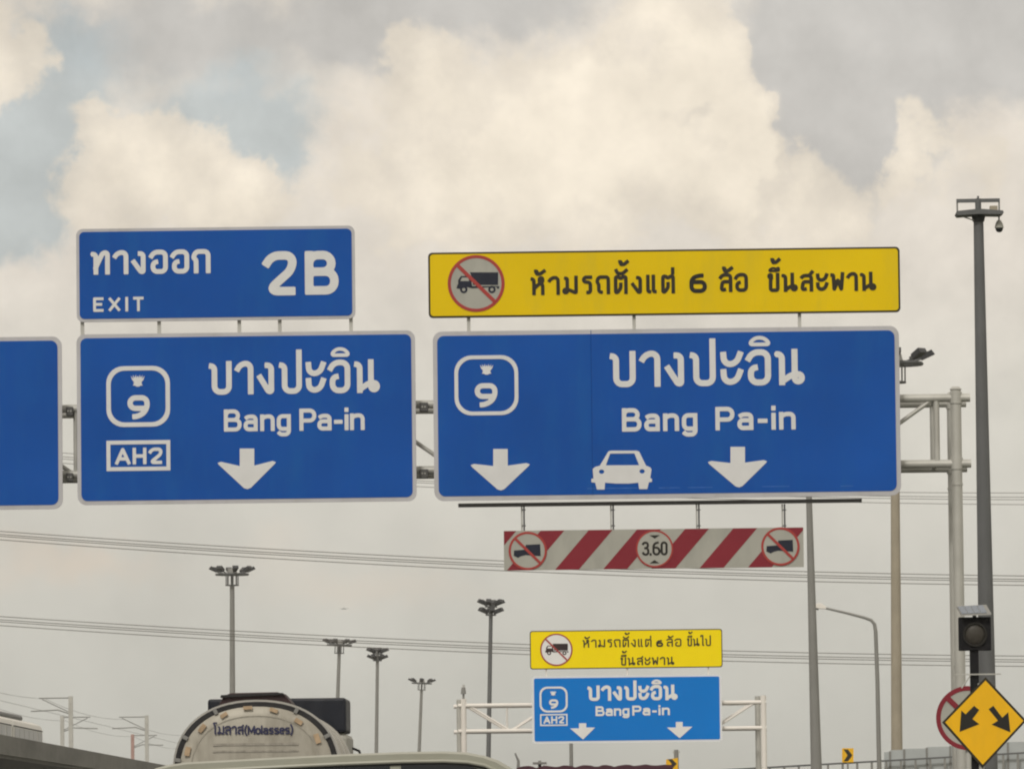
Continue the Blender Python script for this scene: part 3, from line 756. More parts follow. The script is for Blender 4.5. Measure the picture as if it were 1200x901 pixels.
# ------------------------------------------------------------------ far gantry (white) and its two signs
D2 = 250.0
E_ = ext((623, 624), (793, 788.5), (845.5, 846.5), (872, 867.5), D2)
r = sign('direction_sign', E_, D2, M['border_sunlit'], M['blue_sunlit'], 2.6, 3.5, 'small distant bright blue Bang Pa-in sign on the white gantry', 'road sign')
lettering(r, M['letter_sunlit'], [('บางปะอิน', 688.5, 821.3, 794.5, 819.5, 18, 3.8)], D2, name='thai_lettering', front=.02)
lettering(r, M['letter_sunlit'], [('Bang', 698, 838.8, 738, 838, 11.5, 2.4, {'gap': .26}), ('Pa-in', 741, 838, 785, 837.4, 11.5, 2.4, {'gap': .26})], D2, name='latin_lettering', front=.02)
FR = .02
arrow(r, [(678.5, 847), (687, 847), (687, 852), (697.5, 852), (683.3, 866), (668, 853), (678.5, 853)], D2, M['letter_sunlit'])
arrow(r, [(792, 845.5), (800, 845.5), (800, 851), (811.5, 851), (796.5, 864.5), (781.5, 852), (792, 852)], D2, M['letter_sunlit'])
shield(r, 632.5, 804, 665, 834.5, D2, M['letter_sunlit'], 2.2, (644.5, 809, 652, 814.5), (643.5, 830, 654, 11, 2.6))
route_box(r, 633, 836, 665, 850.3, D2, M['letter_sunlit'], 1.6, ('AH2', 637, 847.6, 661.5, 847.2, 8.6, 1.9, {'gap': .3}))
FR = .012
E_ = ext((620.5, 621.5), (739.5, 736), (846, 847), (784.5, 781), D2)
r = sign('yellow_sign', E_, D2, M['brown_black'], M['yellow_sunlit'], 1.1, 3, 'small distant bright yellow lorry ban board with two lines of text', 'road sign')
o = roundel(r, 652, 761, 19, 1.6, D2, f0=.012, white_m=M['letter_sunlit'])
truck_symbol(o, 652.5, 760.5, 18, D2, f0=.012, m=M['maroon'])
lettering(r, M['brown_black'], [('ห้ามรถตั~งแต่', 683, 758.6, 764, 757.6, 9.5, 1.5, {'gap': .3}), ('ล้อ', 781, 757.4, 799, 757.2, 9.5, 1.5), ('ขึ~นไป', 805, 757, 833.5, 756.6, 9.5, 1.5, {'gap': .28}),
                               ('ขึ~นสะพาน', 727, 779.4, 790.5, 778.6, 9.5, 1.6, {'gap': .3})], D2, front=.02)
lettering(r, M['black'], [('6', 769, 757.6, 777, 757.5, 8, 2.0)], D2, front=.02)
posts(r, [640, 735, 830], (782, 792, 781, 790), D2, M['white_paint'], 1.6, .07)

Yf = D2 + .4; s2 = Yf / FPX
zt, zb = P(720, 824.5, Yf).z, P(720, 854.5, Yf).z
xa, xb = P(543.5, 850, Yf).x, P(895, 850, Yf).x
r = root('sign_gantry', ((xa + xb) / 2, Yf, 0), 'white painted truss gantry in the distance with the small signs', 'gantry')
for dy, dx in ((0, 0), (1.2, -.19)):
    for x in (xa, xb):
        mb = MB(); mb.tube((x + dx, Yf + dy, 0), (x + dx, Yf + dy, zt + .25), .105, .10, 16)
        mb.build('column', M['white_paint'] if dy == 0 else M['galv'], r, smooth=True)
    for z in (zt, zb):
        mb = MB(); mb.tube((xa + dx - .2, Yf + dy, z), (xb + dx + .1, Yf + dy, z), .075, n=12); mb.build('chord', M['white_paint'], r, smooth=True)
nodes = [xa, P(600, 850, Yf).x, P(650, 850, Yf).x, P(700, 850, Yf).x, P(745, 850, Yf).x, P(790, 850, Yf).x, P(838, 850, Yf).x, P(887, 850, Yf).x]
for i in range(len(nodes) - 1):
    up = i % 2 == 0
    if i == 6: up = False
    a_, b_ = (nodes[i] + (.2 if i == 0 else 0), zt if up else zb), (nodes[i + 1] - .05, zb if up else zt)
    for dy, dx in ((0, 0), (1.2, -.12)):
        mb = MB(); mb.tube((a_[0] + dx, Yf + dy, a_[1]), (b_[0] + dx, Yf + dy, b_[1]), .042, n=8); mb.build('brace', M['white_paint'], r, smooth=True)
    if i: 
        mb = MB(); mb.tube((nodes[i] - .2, Yf + 1.2, zb), (nodes[i] - .2, Yf + 1.2, zt), .035, n=8); mb.build('brace', M['white_paint'], r, smooth=True)
    for z in (zt, zb):
        mb = MB(); mb.tube((nodes[i], Yf, z), (nodes[i] - .19, Yf + 1.2, z), .035, n=8); mb.build('brace', M['white_paint'], r, smooth=True)
bz = zt + .25
r2 = root('gantry_camera', (xa, Yf, bz), 'small grey camera on a stub at the left top of the distant white gantry', 'camera')
mb = MB(); mb.tube((xa, Yf, bz), (xa, Yf, bz + .18), .04, n=10); mb.build('stub', M['pole_mid'], r2)
mb = MB(); mb.tube((xa, Yf, bz + .181), (xa, Yf, bz + .42), .10, .07, 14); mb.build('housing', M['pole_mid'], r2, smooth=True)
mb = MB(); mb.box(xa - .03, xa + .05, Yf - .05, Yf + .05, bz + .421, bz + .52); mb.build('cap', M['galv'], r2)

# ------------------------------------------------------------------ poles
def footed(pt, pb):
    """extend a leaning pole read off at two heights down to the ground; returns base, lean, height"""
    d = (pt - pb); d = d / d.z
    base = pt - d * pt.z
    return base, math.atan(d.x), pt.z / math.cos(math.atan(d.x))
# camera pole
Yp = 110.0; sp = Yp / FPX
base, lean, Hh = footed(P(1146.5, 252, Yp), P(1156.5, 780, Yp))
r = root('camera_pole', base, 'tall dark grey pole with a platform and a dome camera at the right edge', 'camera pole', rot=(0, lean, 0), world_coords=False)
def pole_mb(H, r0, r1, n=12):
    m = MB(); k = 6
    for i in range(k):
        m.tube((0, 0, H * i / k), (0, 0, H * (i + 1) / k), r0 + (r1 - r0) * i / k, r0 + (r1 - r0) * (i + 1) / k, n)
    return m
pole_mb(Hh, 12.0 * sp, 5.8 * sp, 12).build('pole', M['pole_grey'], r, smooth=True)
mb = MB(); mb.box(-.3, .3, -.3, .3, 0, .04); mb.build('base_plate', M['galv_dark'], r)
u = sp; z0 = Hh
mb = MB(); mb.prism([(-27 * u, z0 + 1.2 * u), (-26 * u, z0 + 3.4 * u), (0, z0 + 5.8 * u), (28 * u, z0 + 3.2 * u), (29 * u, z0 + 1.0 * u), (26 * u, z0 - 1.2 * u), (0, z0 - .4 * u), (-25 * u, z0 - 1.6 * u)], -.25, .25); mb.build('platform', M['pole_grey'], r)
mb = MB(); mb.tube((0, 0, z0 - 8 * u), (0, 0, z0 - .5 * u), 6.8 * u, 8.4 * u, 16); mb.build('collar', M['lamp_dark'], r, smooth=True)
mb = MB(); mb.box(-25.5 * u, 25.5 * u, -.03, .03, z0 + 14.8 * u, z0 + 19 * u); mb.build('top_rail', M['pole_grey'], r)
for x in (-24.6, 24.6):
    mb = MB(); mb.box(x * u - .013, x * u + .013, -.02, .02, z0 + 3.3 * u, z0 + 14.8 * u); mb.build('rail_post', M['pole_mid'], r)
mb = MB(); mb.tube((0, 0, z0 + 5 * u), (0, 0, z0 + 19.2 * u), 3.6 * u, n=12); mb.tube((-.3 * u, 0, z0 + 19.2 * u), (.3 * u, 0, z0 + 22.3 * u), 1.2 * u, n=8); mb.build('mast_head', M['pole_grey'], r, smooth=True)
mb = MB(); mb.box(13.5 * u, 22.5 * u, -.06, .1, z0 + 4.3 * u, z0 + 10.3 * u); mb.build('junction_box', M['pole_tan'], r, bevel=.008)
mb = MB(); mb.path([(-20 * u, -.05, z0 - 1.4 * u), (-15 * u, -.05, z0 - 3.4 * u), (-9 * u, -.05, z0 - 5.5 * u), (-5.5 * u, -.05, z0 - 7 * u)], .010); mb.build('wire_loop', M['galv'], r)
rc = root('dome_camera', (0, 0, 0), 'white and black dome camera hanging below the pole platform', 'camera', world_coords=False)
CamL = Matrix.Translation(base) @ Matrix.Rotation(lean, 4, 'Y')
pc = CamL @ Vector((24.2 * u, 0, z0 - 21 * u)); rc.location = pc; rc.rotation_euler = (0, lean, 0)
mb = MB(); mb.tube((0, 0, 14.5 * u), (0, 0, 19.4 * u), .013, n=8); mb.build('bracket', M['pole_mid'], rc)
mb = MB(); mb.lathe([(.001, 15 * u), (2.4 * u, 14 * u), (4.2 * u, 10.5 * u), (5.2 * u, 7 * u), (5.3 * u, 5.4 * u), (5.0 * u, 5.2 * u), (.001, 5.2 * u)], (0, 0, 0), 20); mb.build('housing', M['dullwhite'], rc, smooth=True)
mb = MB(); mb.lathe([(4.6 * u, 5.1 * u), (4.3 * u, 3 * u), (3.0 * u, .9 * u), (1.4 * u, .1 * u), (.001, 0)], (0, 0, 0), 20); mb.build('dome', M['glass_dark'], rc, smooth=True)

# ------------------------------------------------------------------ high mast lights
GROUPM = 'high mast floodlights behind the signs'
def flood(k, r_out, z, w, mparent, tilt=28):
    """one floodlight pointing down and outwards at angle k on the ring"""
    a = R(k); m = Matrix.Rotation(a, 3, 'Z')
    mb = MB()
    R1 = Matrix.Rotation(R(-tilt), 3, 'Y')
    vs = []
    for (x, y, zz) in ((-.05, -w / 2 * .6, -.14), (-.05, w / 2 * .6, -.14), (.62, w / 2, -.17), (.62, -w / 2, -.17), (-.05, -w / 2 * .6, .12), (-.05, w / 2 * .6, .12), (.58, w / 2, .10), (.58, -w / 2, .10)):
        v = R1 @ Vector((x, y, zz)); vs.append(m @ (v + Vector((r_out, 0, z))))
    mb.add(vs, [(0, 1, 2, 3), (4, 7, 6, 5), (0, 4, 5, 1), (1, 5, 6, 2), (2, 6, 7, 3), (3, 7, 4, 0)])
    fl = mb.build('floodlight', M['lamp_dark'], mparent)
    mb = MB(); q0 = m @ Vector((r_out * .55, 0, z - .25)); q1 = m @ Vector((r_out + .15, 0, z - .02)); mb.tube(q0, q1, .05, n=6); mb.build('arm', M['pole_grey'], fl)
def ring_mb(rad, r, z, n=24, m=6):
    mb = MB(); vs, fs = [], []
    for i in range(n):
        a = 2 * math.pi * i / n
        for j in range(m):
            b = 2 * math.pi * j / m; rr = rad + r * math.cos(b); vs.append((rr * math.cos(a), rr * math.sin(a), z + r * math.sin(b)))
    for i in range(n):
        for j in range(m): fs.append((i * m + j, ((i + 1) % n) * m + j, ((i + 1) % n) * m + (j + 1) % m, i * m + (j + 1) % m))
    return mb.add(vs, fs)
def make_ring_mast(pole_m, H=25.0, rb=.30, phase=12):
    r = root('high_mast_light', (0, 0, 0), world_coords=False)
    pole_mb(H - 1.5, rb, .19, 12).build('pole', pole_m, r, smooth=True)
    ring_mb(1.30, .09, H - .62).build('ring', M['pole_grey'], r, smooth=True)
    mb = MB()
    for k in range(3):
        a = R(60 * k + 15); mb.tube((1.3 * math.cos(a), 1.3 * math.sin(a), H - .62), (-1.3 * math.cos(a), -1.3 * math.sin(a), H - .62), .06, n=6)
    mb.build('spoke', M['pole_grey'], r)
    mb = ring_mb(.52, .05, H - 1.50, 16)
    for k in range(8):
        a = R(45 * k + 10); mb.tube((.5 * math.cos(a), .5 * math.sin(a), H - 1.5), (.5 * math.cos(a), .5 * math.sin(a), H - .62), .035, n=6)
    mb.tube((0, 0, H - 1.5), (0, 0, H - .3), .12, n=8)
    mb.build('cage', M['galv_dark'], r)
    mb = MB(); mb.tube((0, 0, H - .5), (0, 0, H - .12), .42, .32, 14); mb.build('head_cover', M['pole_mid'], r, smooth=True)
    for k in range(8): flood(phase + 45 * k, 1.28, H - .32, .5, r)
    return r
def make_tier_mast(pole_m, H=20.0, rb=.2, phase=8):
    r = root('high_mast_light', (0, 0, 0), world_coords=False)
    pole_mb(H - .2, rb, .14, 12).build('pole', pole_m, r, smooth=True)
    for zt_, rr, cnt in ((H - .18, .42, 6), (H - .78, .36, 6)):
        for k in range(cnt): flood(phase + 60 * k + (18 if rr < .4 else 0), rr, zt_ - .05, .36, r, 24)
        ring_mb(rr, .05, zt_ - .28, 16).build('ring', M['pole_grey'], r, smooth=True)
    return r
pa = make_ring_mast(M['pole_mid']); pb_ = make_tier_mast(M['pole_grey'], phase=20)
def place_mast(proto, first, top, low, Y, H, label, rz=0.0, matp=None):
    o = proto if first else copy_tree(proto)
    t_, b_ = P(*top, Y), P(*low, Y)
    d = (t_ - b_); lean_ = math.atan(d.x / d.z)
    o.location = t_ - Vector((math.sin(lean_), 0, math.cos(lean_))) * H
    base_z = o.location.z
    o.rotation_euler = Euler((0, lean_, rz))
    if rz: o.rotation_euler = (Matrix.Rotation(lean_, 3, 'Y') @ Matrix.Rotation(rz, 3, 'Z')).to_euler()
    tag(o, label, 'floodlight mast', GROUPM)
    if matp:
        for ch in o.children:
            if ch.name.startswith('pole'): ch.data = ch.data.copy(); ch.data.materials[0] = matp
    return o
def Yfor(py, px, H): # distance at which a mast of height H tops out at that reading
    lo, hi = 100, 2000
    for _ in range(40):
        m_ = (lo + hi) / 2
        if P(px, py, m_).z < H: lo = m_
        else: hi = m_
    return lo
# protos are built once for the nearest of each kind, the rest are copies
place_mast(pa, True, (272, 664), (272.5, 880), Yfor(664, 272, 25), 25, 'tall floodlight mast on the left, rising above the tanker truck')
place_mast(pa, False, (398, 749), (393.5, 885), Yfor(749, 398, 25), 25, 'floodlight mast at the right edge of the tanker truck', rz=R(20))
place_mast(pa, False, (494.5, 795), (491, 885), Yfor(795, 494.5, 25), 25, 'shortest floodlight mast, left of the distant white gantry', rz=R(33))
place_mast(pa, False, (1048, 411), (1050.5, 800), Yfor(411, 1048, 25), 25, 'beige floodlight mast behind the right end of the large blue sign', rz=R(-12), matp=M['pole_tan'])
place_mast(pb_, True, (575.5, 703.5), (572.5, 880), Yfor(703.5, 575, 20), 20, 'two tier floodlight mast behind the left bay of the distant white gantry')
place_mast(pb_, False, (442.5, 760), (441, 880), Yfor(760, 442, 20), 20, 'small two tier floodlight mast between two ring headed masts', rz=R(25), matp=M['pole_mid'])

# plain tall pole that shows under the right sign
Yq = 200.0; sq = Yq / FPX
base, lean, Hh = footed(P(945, 470, Yq), P(956.5, 895, Yq))
r = root('steel_pole', base, 'plain dark grey tapered pole rising behind the right end of the striped board', 'pole', rot=(0, lean, 0), world_coords=False)
pole_mb(Hh, 8.0 * sq, 2.4 * sq, 12).build('shaft', M['pole_mid'], r, smooth=True)
mb = MB(); mb.tube((0, 0, Hh), (0, 0, Hh + .08), .09, .02, 12); mb.build('cap', M['pole_mid'], r)
# slender post under the distant blue sign
Yq = 300.0
a, b = P(669.2, 868, Yq), P(669.6, 900, Yq); base, lean, Hh = footed(a, b)
r = root('steel_post', base, 'slender pale grey post under the distant blue sign', 'pole', rot=(0, lean, 0), world_coords=False)
pole_mb(Hh, .11, .08, 10).build('shaft', M['pole_mid'], r, smooth=True)
mb = MB(); mb.box(-.2, .2, -.2, .2, 0, .03); mb.build('base_plate', M['galv'], r)
# curved street lamp
Yl = 290.0; sl = Yl / FPX
r = root('street_lamp', (P(1031, 895, Yl).x, Yl, 0), 'slim street lamp with its arm reaching left, right of the dark grey pole', 'street lamp')
pts = [P(1030.6, 895, Yl)]; pts[0].z = 0; pts[0].x = P(1031, 895, Yl).x + .05
pts += [P(1030, 885, Yl), P(1028.3, 800, Yl), P(1026.2, 740, Yl), P(1024.8, 731, Yl), P(1021, 726.5, Yl), P(1013, 723.5, Yl), P(992, 718, Yl), P(968, 712.5, Yl)]
mb = MB(); mb.path(pts, .105, 10, r1=.045); mb.build('pole', M['pole_mid'], r, smooth=True)
c = P(959, 710.5, Yl)
mb = MB(); mb.prism(pz([(951, 711.5), (953, 707.5), (962, 706.5), (968, 710.5), (968, 713.5), (960, 713)], Yl), Yl - .17, Yl + .17); mb.build('lamp_head', M['white_paint'], r, bevel=.03)
mb = MB(); mb.prism(pz([(951.5, 712.0), (959.5, 713.4), (959, 714.6), (952.5, 713.6)], Yl), Yl - .13, Yl + .13); mb.build('lens', M['glass_dark'], r)

# ------------------------------------------------------------------ warning beacon, diamond sign and round sign at the right edge
Yw = 85.0; sw = Yw / FPX
x = P(1142, 780, Yw).x
r = root('warning_beacon', (x, Yw, 0), 'black square beacon with a small solar panel above the yellow diamond sign', 'warning light')
a, b = P(1124, 762, Yw), P(1161, 722.5, Yw)
mb = MB(); mb.box(x - 5 * sw, x + 5 * sw, Yw + .02, Yw + .12, 0, P(1142, 762, Yw).z); mb.build('post', M['signal_black'], r)
mb = MB(); mb.box(a.x, b.x, Yw - .02, Yw + .16, a.z, b.z); hs = mb.build('housing', M['signal_black'], r, bevel=.01)
cx, cz = (a.x + b.x) / 2, (a.z + b.z) / 2
mb = MB(); mb.prism(circ(cx, cz - .01, 14.2 * sw, 32), Yw - .05, Yw - .0205, holes=[circ(cx, cz - .01, 12.2 * sw, 32)]); mb.build('lens_hood', M['black'], hs)
mb = MB(); mb.lathe([(11.9 * sw, 0), (10 * sw, .015), (6 * sw, .026), (.001, .03)], (cx, Yw - .0205, cz - .01), 28, Matrix.Rotation(math.pi / 2, 3, 'X')); mb.build('lens', M['lens'], hs, smooth=True)
mb = MB(); mb.tube((cx, Yw + .06, b.z), (cx, Yw + .06, b.z + .06), .025, n=8); mb.box(cx - .10, cx + .10, Yw + .03, Yw + .07, b.z + .035, b.z + .05); mb.build('panel_mount', M['galv_dark'], r)
tl, tr2, br2, bl2 = P(1122, 711, Yw), P(1157, 709, Yw), P(1161, 720.5, Yw), P(1126, 722, Yw)
tilt = .24
vs = [(bl2.x, Yw - .14, bl2.z), (br2.x, Yw - .14, br2.z), (tr2.x, Yw + tilt, tr2.z), (tl.x, Yw + tilt, tl.z)]
mb = MB(); up = Vector((0, .01, .018)); mb.add([Vector(v) for v in vs] + [Vector(v) + up for v in vs], [(0, 3, 2, 1), (4, 5, 6, 7), (0, 1, 5, 4), (1, 2, 6, 5), (2, 3, 7, 6), (3, 0, 4, 7)])
sp_ = mb.build('solar_panel', M['pole_mid'], r)
mb = MB(); V = [Vector(v) + Vector((0, .008, .023)) for v in vs]
cen = sum(V, Vector()) / 4
nx_, ny_ = 4, 1
for i in range(nx_):
    q = []
    for (u_, v_) in ((i / nx_ + .012, .05), ((i + 1) / nx_ - .012, .05), ((i + 1) / nx_ - .012, .93), (i / nx_ + .012, .93)):
        u2 = .02 + u_ * .86
        p = (V[0] * (1 - u2) + V[1] * u2) * (1 - v_) + (V[3] * (1 - u2) + V[2] * u2) * v_; q.append(p)
    mb = MB(); mb.add(q + [p - Vector((0, .002, .003)) for p in q], [(0, 1, 2, 3), (4, 7, 6, 5)]); mb.build('solar_cell', M['solar'], sp_)
# bracket bar
Yk = Yw - .025
a, b = P(1119, 788.5, Yk), P(1173, 791, Yk)
r3 = root('diamond_sign', (x, Yw - .05, 0), 'amber diamond sign with two black arrows pointing down and apart', 'road sign')
Yd = Yw - .06
dm = [(1155, 793), (1104, 846), (1151.5, 899.5), (1203, 844)]
mb = MB(); mb.prism(pz(dm, Yd), Yd, Yd + .03); mb.build('border', M['brown_black'], r3)
def inset(p, k): 
    c_ = (sum(a[0] for a in p) / 4, sum(a[1] for a in p) / 4); return [(c_[0] + (a[0] - c_[0]) * k, c_[1] + (a[1] - c_[1]) * k) for a in p]
mb = MB(); mb.prism(pz(inset(dm, .925), Yd), Yd - .005, Yd - .0005); mb.build('plate', M['amber'], r3)
la = [(1141.5, 826.5), (1147.5, 831.5), (1139.5, 842), (1147.5, 848), (1124.5, 857), (1126.5, 832), (1131.5, 836.5)]
ra = [(1158.5, 830.5), (1164, 826.5), (1174.5, 840.5), (1181.5, 834), (1184, 857.5), (1162, 848.5), (1169.5, 844)]
for q in (la, ra):
    mb = MB(); mb.prism(pz(q, Yd), Yd - .009, Yd - .0055); mb.build('direction_arrow', M['black'], r3)
mb = MB(); mb.box(a.x, b.x, Yk, Yk + .02, (a.z + b.z) / 2 - .008, (a.z + b.z) / 2 + .008); mb.build('cross_bar', M['galv'], r3)
mb = MB(); p1, p2 = P(1127, 806, Yk), P(1137, 791, Yk); mb.tube((p1.x, Yk + .01, p1.z), (p2.x, Yk + .01, p2.z), .01, n=6); mb.build('cross_bar', M['galv'], r3)
mb = MB(); xx = P(1150, 850, Yd).x; mb.tube((xx, Yd + .06, 0), (xx, Yd + .06, P(1150, 800, Yd).z), .035, n=12); mb.build('post', M['galv'], r3)
Yo = Yw + 6
c = P(1134.5, 841, Yo); so = Yo / FPX
r4 = root('round_sign', (c.x, Yo, 0), 'round red ringed prohibition sign half hidden behind the amber diamond', 'road sign')
mb = MB(); mb.prism(circ(c.x, c.z, 35 * so, 48), Yo, Yo + .02); mb.build('plate', M['dullwhite'], r4)
mb = MB(); mb.prism(circ(c.x, c.z, 37.5 * so, 48), Yo - .006, Yo - .0005, holes=[circ(c.x, c.z, 32.2 * so, 48)]); mb.build('ring', M['red'], r4)
k = 33 * so * .7071; t = 2.2 * so
mb = MB(); mb.prism([(c.x - k - t, c.z + k - t), (c.x + k - t, c.z - k - t), (c.x + k + t, c.z - k + t), (c.x - k + t, c.z + k + t)], Yo - .010, Yo - .0068); mb.build('slash_bar', M['red'], r4)
mb = MB(); mb.tube((c.x, Yo + .06, 0), (c.x, Yo + .06, c.z + .3), .038, n=12); mb.build('post', M['galv'], r4)

# ------------------------------------------------------------------ cables
def quad(pts):
    """least squares parabola through readings"""
    import numpy as np
    xs = np.array([p[0] for p in pts]); ys = np.array([p[1] for p in pts])
    c_ = np.polyfit(xs, ys, 2); return lambda x: float(np.polyval(c_, x))
def cables(bundle, Y, radius, names, fade=None):
    for pts, lab in zip(bundle, names):
        f = quad(pts); q = [P(x, f(x), Y) for x in range(-500, 1701, 50)]
        mb = MB(); mb.path(q, radius, 5)
        o = mb.build('cable', M['cable'], origin=tuple(q[0])); tag(o, lab, 'cable', 'overhead cables crossing the sky')
hi_t = [(0, 622.3), (150, 633), (300, 642.5), (590, 656.5), (900, 669), (1200, 674.5)]
hi_b = [(0, 632.5), (150, 643), (300, 653), (590, 668.6), (900, 680), (1200, 685.5)]
lo_t = [(0, 722), (150, 732), (300, 740.3), (620, 755), (860, 762.5), (1200, 768.5)]
lo_b = [(0, 732.6), (150, 742.5), (300, 752), (620, 766.5), (860, 774.5), (1200, 780.5)]
far_t = [(80, 531), (497, 560), (1058, 575.8), (1200, 578.3)]
far_b = [(80, 543), (497, 571), (1058, 588.3), (1200, 592)]
def lerpb(t_, b_, k): return [(p[0], p[1] + (q[1] - p[1]) * k) for p, q in zip(t_, b_)]
tiers = ['uppermost', 'second', 'third', 'lowest']
for (t_, b_, nm, Y, rad) in ((hi_t, hi_b, 'bundle crossing just below the big signs and the striped board', 400, .024), (lo_t, lo_b, 'bundle crossing the lamp masts, lower in the sky', 420, .024), (far_t, far_b, 'bundle passing behind the large blue signs', 440, .02)):
    cables([lerpb(t_, b_, k) for k in (0, .36, .58, 1)], Y, rad, ['%s cable of the %s' % (w, nm) for w in tiers])

# ------------------------------------------------------------------ elevated railway at the left
X0 = P(0, 860, 450); XV = X0.x; ZV = X0.z
r = root('railway_viaduct', (XV, 300, 0), 'long grey concrete railway viaduct running away at lower left', 'viaduct')
mb = MB(); mb.box(XV - .25, XV, -250, 1500, ZV - 1.30, ZV); mb.build('parapet', M['viaduct'], r)
mb = MB(); mb.box(XV - 12.3, XV - 12.05, -250, 1500, ZV - 1.3, ZV); mb.build('parapet', M['viaduct'], r)
mb = MB(); mb.box(XV - .12, XV + .10, -250, 1500, ZV - .14, ZV + .02); 
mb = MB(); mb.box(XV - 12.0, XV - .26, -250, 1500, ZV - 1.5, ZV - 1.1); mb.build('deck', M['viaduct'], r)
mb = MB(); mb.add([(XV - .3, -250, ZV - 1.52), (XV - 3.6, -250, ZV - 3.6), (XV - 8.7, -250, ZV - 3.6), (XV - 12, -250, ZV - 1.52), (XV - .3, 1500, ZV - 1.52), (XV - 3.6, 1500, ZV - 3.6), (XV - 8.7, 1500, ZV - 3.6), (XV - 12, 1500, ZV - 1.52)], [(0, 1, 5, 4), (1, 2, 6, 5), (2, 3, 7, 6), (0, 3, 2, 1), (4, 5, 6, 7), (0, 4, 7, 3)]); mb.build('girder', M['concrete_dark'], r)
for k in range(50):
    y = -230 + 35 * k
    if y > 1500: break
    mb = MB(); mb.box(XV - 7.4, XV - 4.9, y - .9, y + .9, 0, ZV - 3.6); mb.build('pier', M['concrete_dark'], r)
# train
def Yat(px, X, py=860):
    lo, hi = 200, 2500
    for _ in range(50):
        m_ = (lo + hi) / 2
        if P(px, py, m_).x < X: hi = m_       # farther -> more to the left in x
        else: lo = m_
    return lo
XT = XV - 1.8
YE = Yat(50.5, XT, 860); zt_ = P(50, 848, YE).z; zr = zt_ + .05
r = root('train', (XT - 1.45, YE - 22, ZV - 1.1), 'cream and grey train on the viaduct at the far left', 'train')
yn = YE - 75
prof = [(0, ZV - .9), (0, zr - .55), (-.12, zr - .25), (-.5, zr - .04), (-1.45, zr + .05), (-2.4, zr - .04), (-2.78, zr - .25), (-2.9, zr - .55), (-2.9, ZV - .9)]
for k in range(3):
    y1 = YE - k * 25.2; y0 = y1 - 24.6
    mb = MB(); n_ = len(prof)
    vs = [(XT + a, y0, b) for a, b in prof] + [(XT + a, y1 - (.5 if k == 0 else 0), b) for a, b in prof]
    mb.add(vs, [(i, (i + 1) % n_, n_ + (i + 1) % n_, n_ + i) for i in range(n_)] + [tuple(range(n_)), tuple(range(n_, 2 * n_))[::-1]])
    cr_ = mb.build('carriage', M['train_skin'], r)
    for j in range(6):
        yy = y0 + 1.4 + j * 3.75
        mb = MB(); mb.box(XT + .003, XT + .02, yy, yy + (3.45 if j != 4 else 3.0), zr - 1.75, zr - .72); mb.build('window', M['train_band'], cr_)
    mb = MB(); mb.box(XT + .004, XT + .016, y0 + .2, y1 - .6, zr - .66, zr - .58); mb.build('stripe', M['concrete_dark'], cr_)
mb = MB(); mb.prism([(0, 0)] * 3, 0, 0) if False else mb.box(XT - 2.3, XT - .6, YE - 30, YE - 10, zr - .02, zr + .38); mb.build('roof_unit', M['pole_grey'], r, bevel=.18)
mb = MB(); yp = YE - 42; xq = XT - 1.45
for dx in (-.5, .5):
    mb.tube((xq + dx, yp, zr + .1), (xq + dx, yp + 1.1, zr + .8), .05, n=6); mb.tube((xq + dx, yp + 1.1, zr + .8), (xq + dx, yp, zr + 1.5), .05, n=6)
mb.tube((xq - .95, yp, zr + 1.5), (xq + .95, yp, zr + 1.5), .06, n=6); mb.tube((xq - .8, yp + .4, zr + 1.2), (xq + .8, yp + .4, zr + 1.2), .05, n=6)
mb.build('pantograph', M['lamp_dark'], r)
# catenary masts
GC = 'catenary masts along the railway viaduct'
def cat_mast(px, pyt, X, side, label, m, wr=.16):
    y = Yat(px, X, pyt + 30); zt_ = P(px, pyt, y).z; zd = ZV - 1.1
    r = root('catenary_mast', (X, y, zd), label, 'catenary mast', GC)
    mb = MB(); mb.box(X - wr, X + wr, y - .16, y + .16, zd, zt_); mb.build('mast', m, r)
    L_ = 2.4 * side
    mb = MB(); mb.tube((X, y, zt_ - .12), (X + L_, y, zt_ - .12), .05, n=6); mb.build('top_arm', M['pole_mid'], r)
    mb = MB(); mb.tube((X, y, zt_ - 1.25), (X + L_ * .9, y, zt_ - .2), .04, n=6); mb.build('stay', M['pole_mid'], r)
    mb = MB(); mb.path([(X, y, zt_ - 1.35), (X + L_ * .4, y, zt_ - 1.02), (X + L_ * 1.25, y, zt_ - 1.10)], .045, 6); mb.build('lower_arm', M['pole_mid'], r)
    return y, zt_
y1_, z1_ = cat_mast(83, 815.5, XV - .55, -1, 'taller grey catenary mast beside the end of the train', M['galv'])
y2_, z2_ = cat_mast(172, 838, XV - .55, -1, 'grey catenary mast farther along the viaduct near the tanker truck', M['galv'])
y3_, z3_ = cat_mast(73, 838.5, P(73, 870, 578).x, 1, 'pale catenary mast just left of the taller one', M['galv'])
y4_, z4_ = cat_mast(155.5, 860, P(155.5, 870, 668).x, 1, 'reddish catenary mast, faint, left of the mast near the tanker', M['rusty'])
for k, (dx, z_, dz) in enumerate(((-2.7, z1_ - 1.05, 0), (-2.5, z1_ - .15, .35), (-7.6, z1_ - .2, .35))):
    q = []
    for j in range(-2, 8):
        ya, yb = y1_ + (j) * (y2_ - y1_), y1_ + (j + 1) * (y2_ - y1_)
        for i in range(8):
            t_ = i / 8; q.append((XV + dx, ya + (yb - ya) * t_, z_ - dz * 4 * t_ * (1 - t_) * 1.2))
    mb = MB(); mb.path(q, .013, 4); o = mb.build('catenary_wire', M['cable'], origin=q[0])
    tag(o, ['contact wire hanging lowest over the near track of the viaduct', 'sagging upper wire over the near track of the viaduct', 'sagging wire over the far track of the viaduct'][k], 'wire')

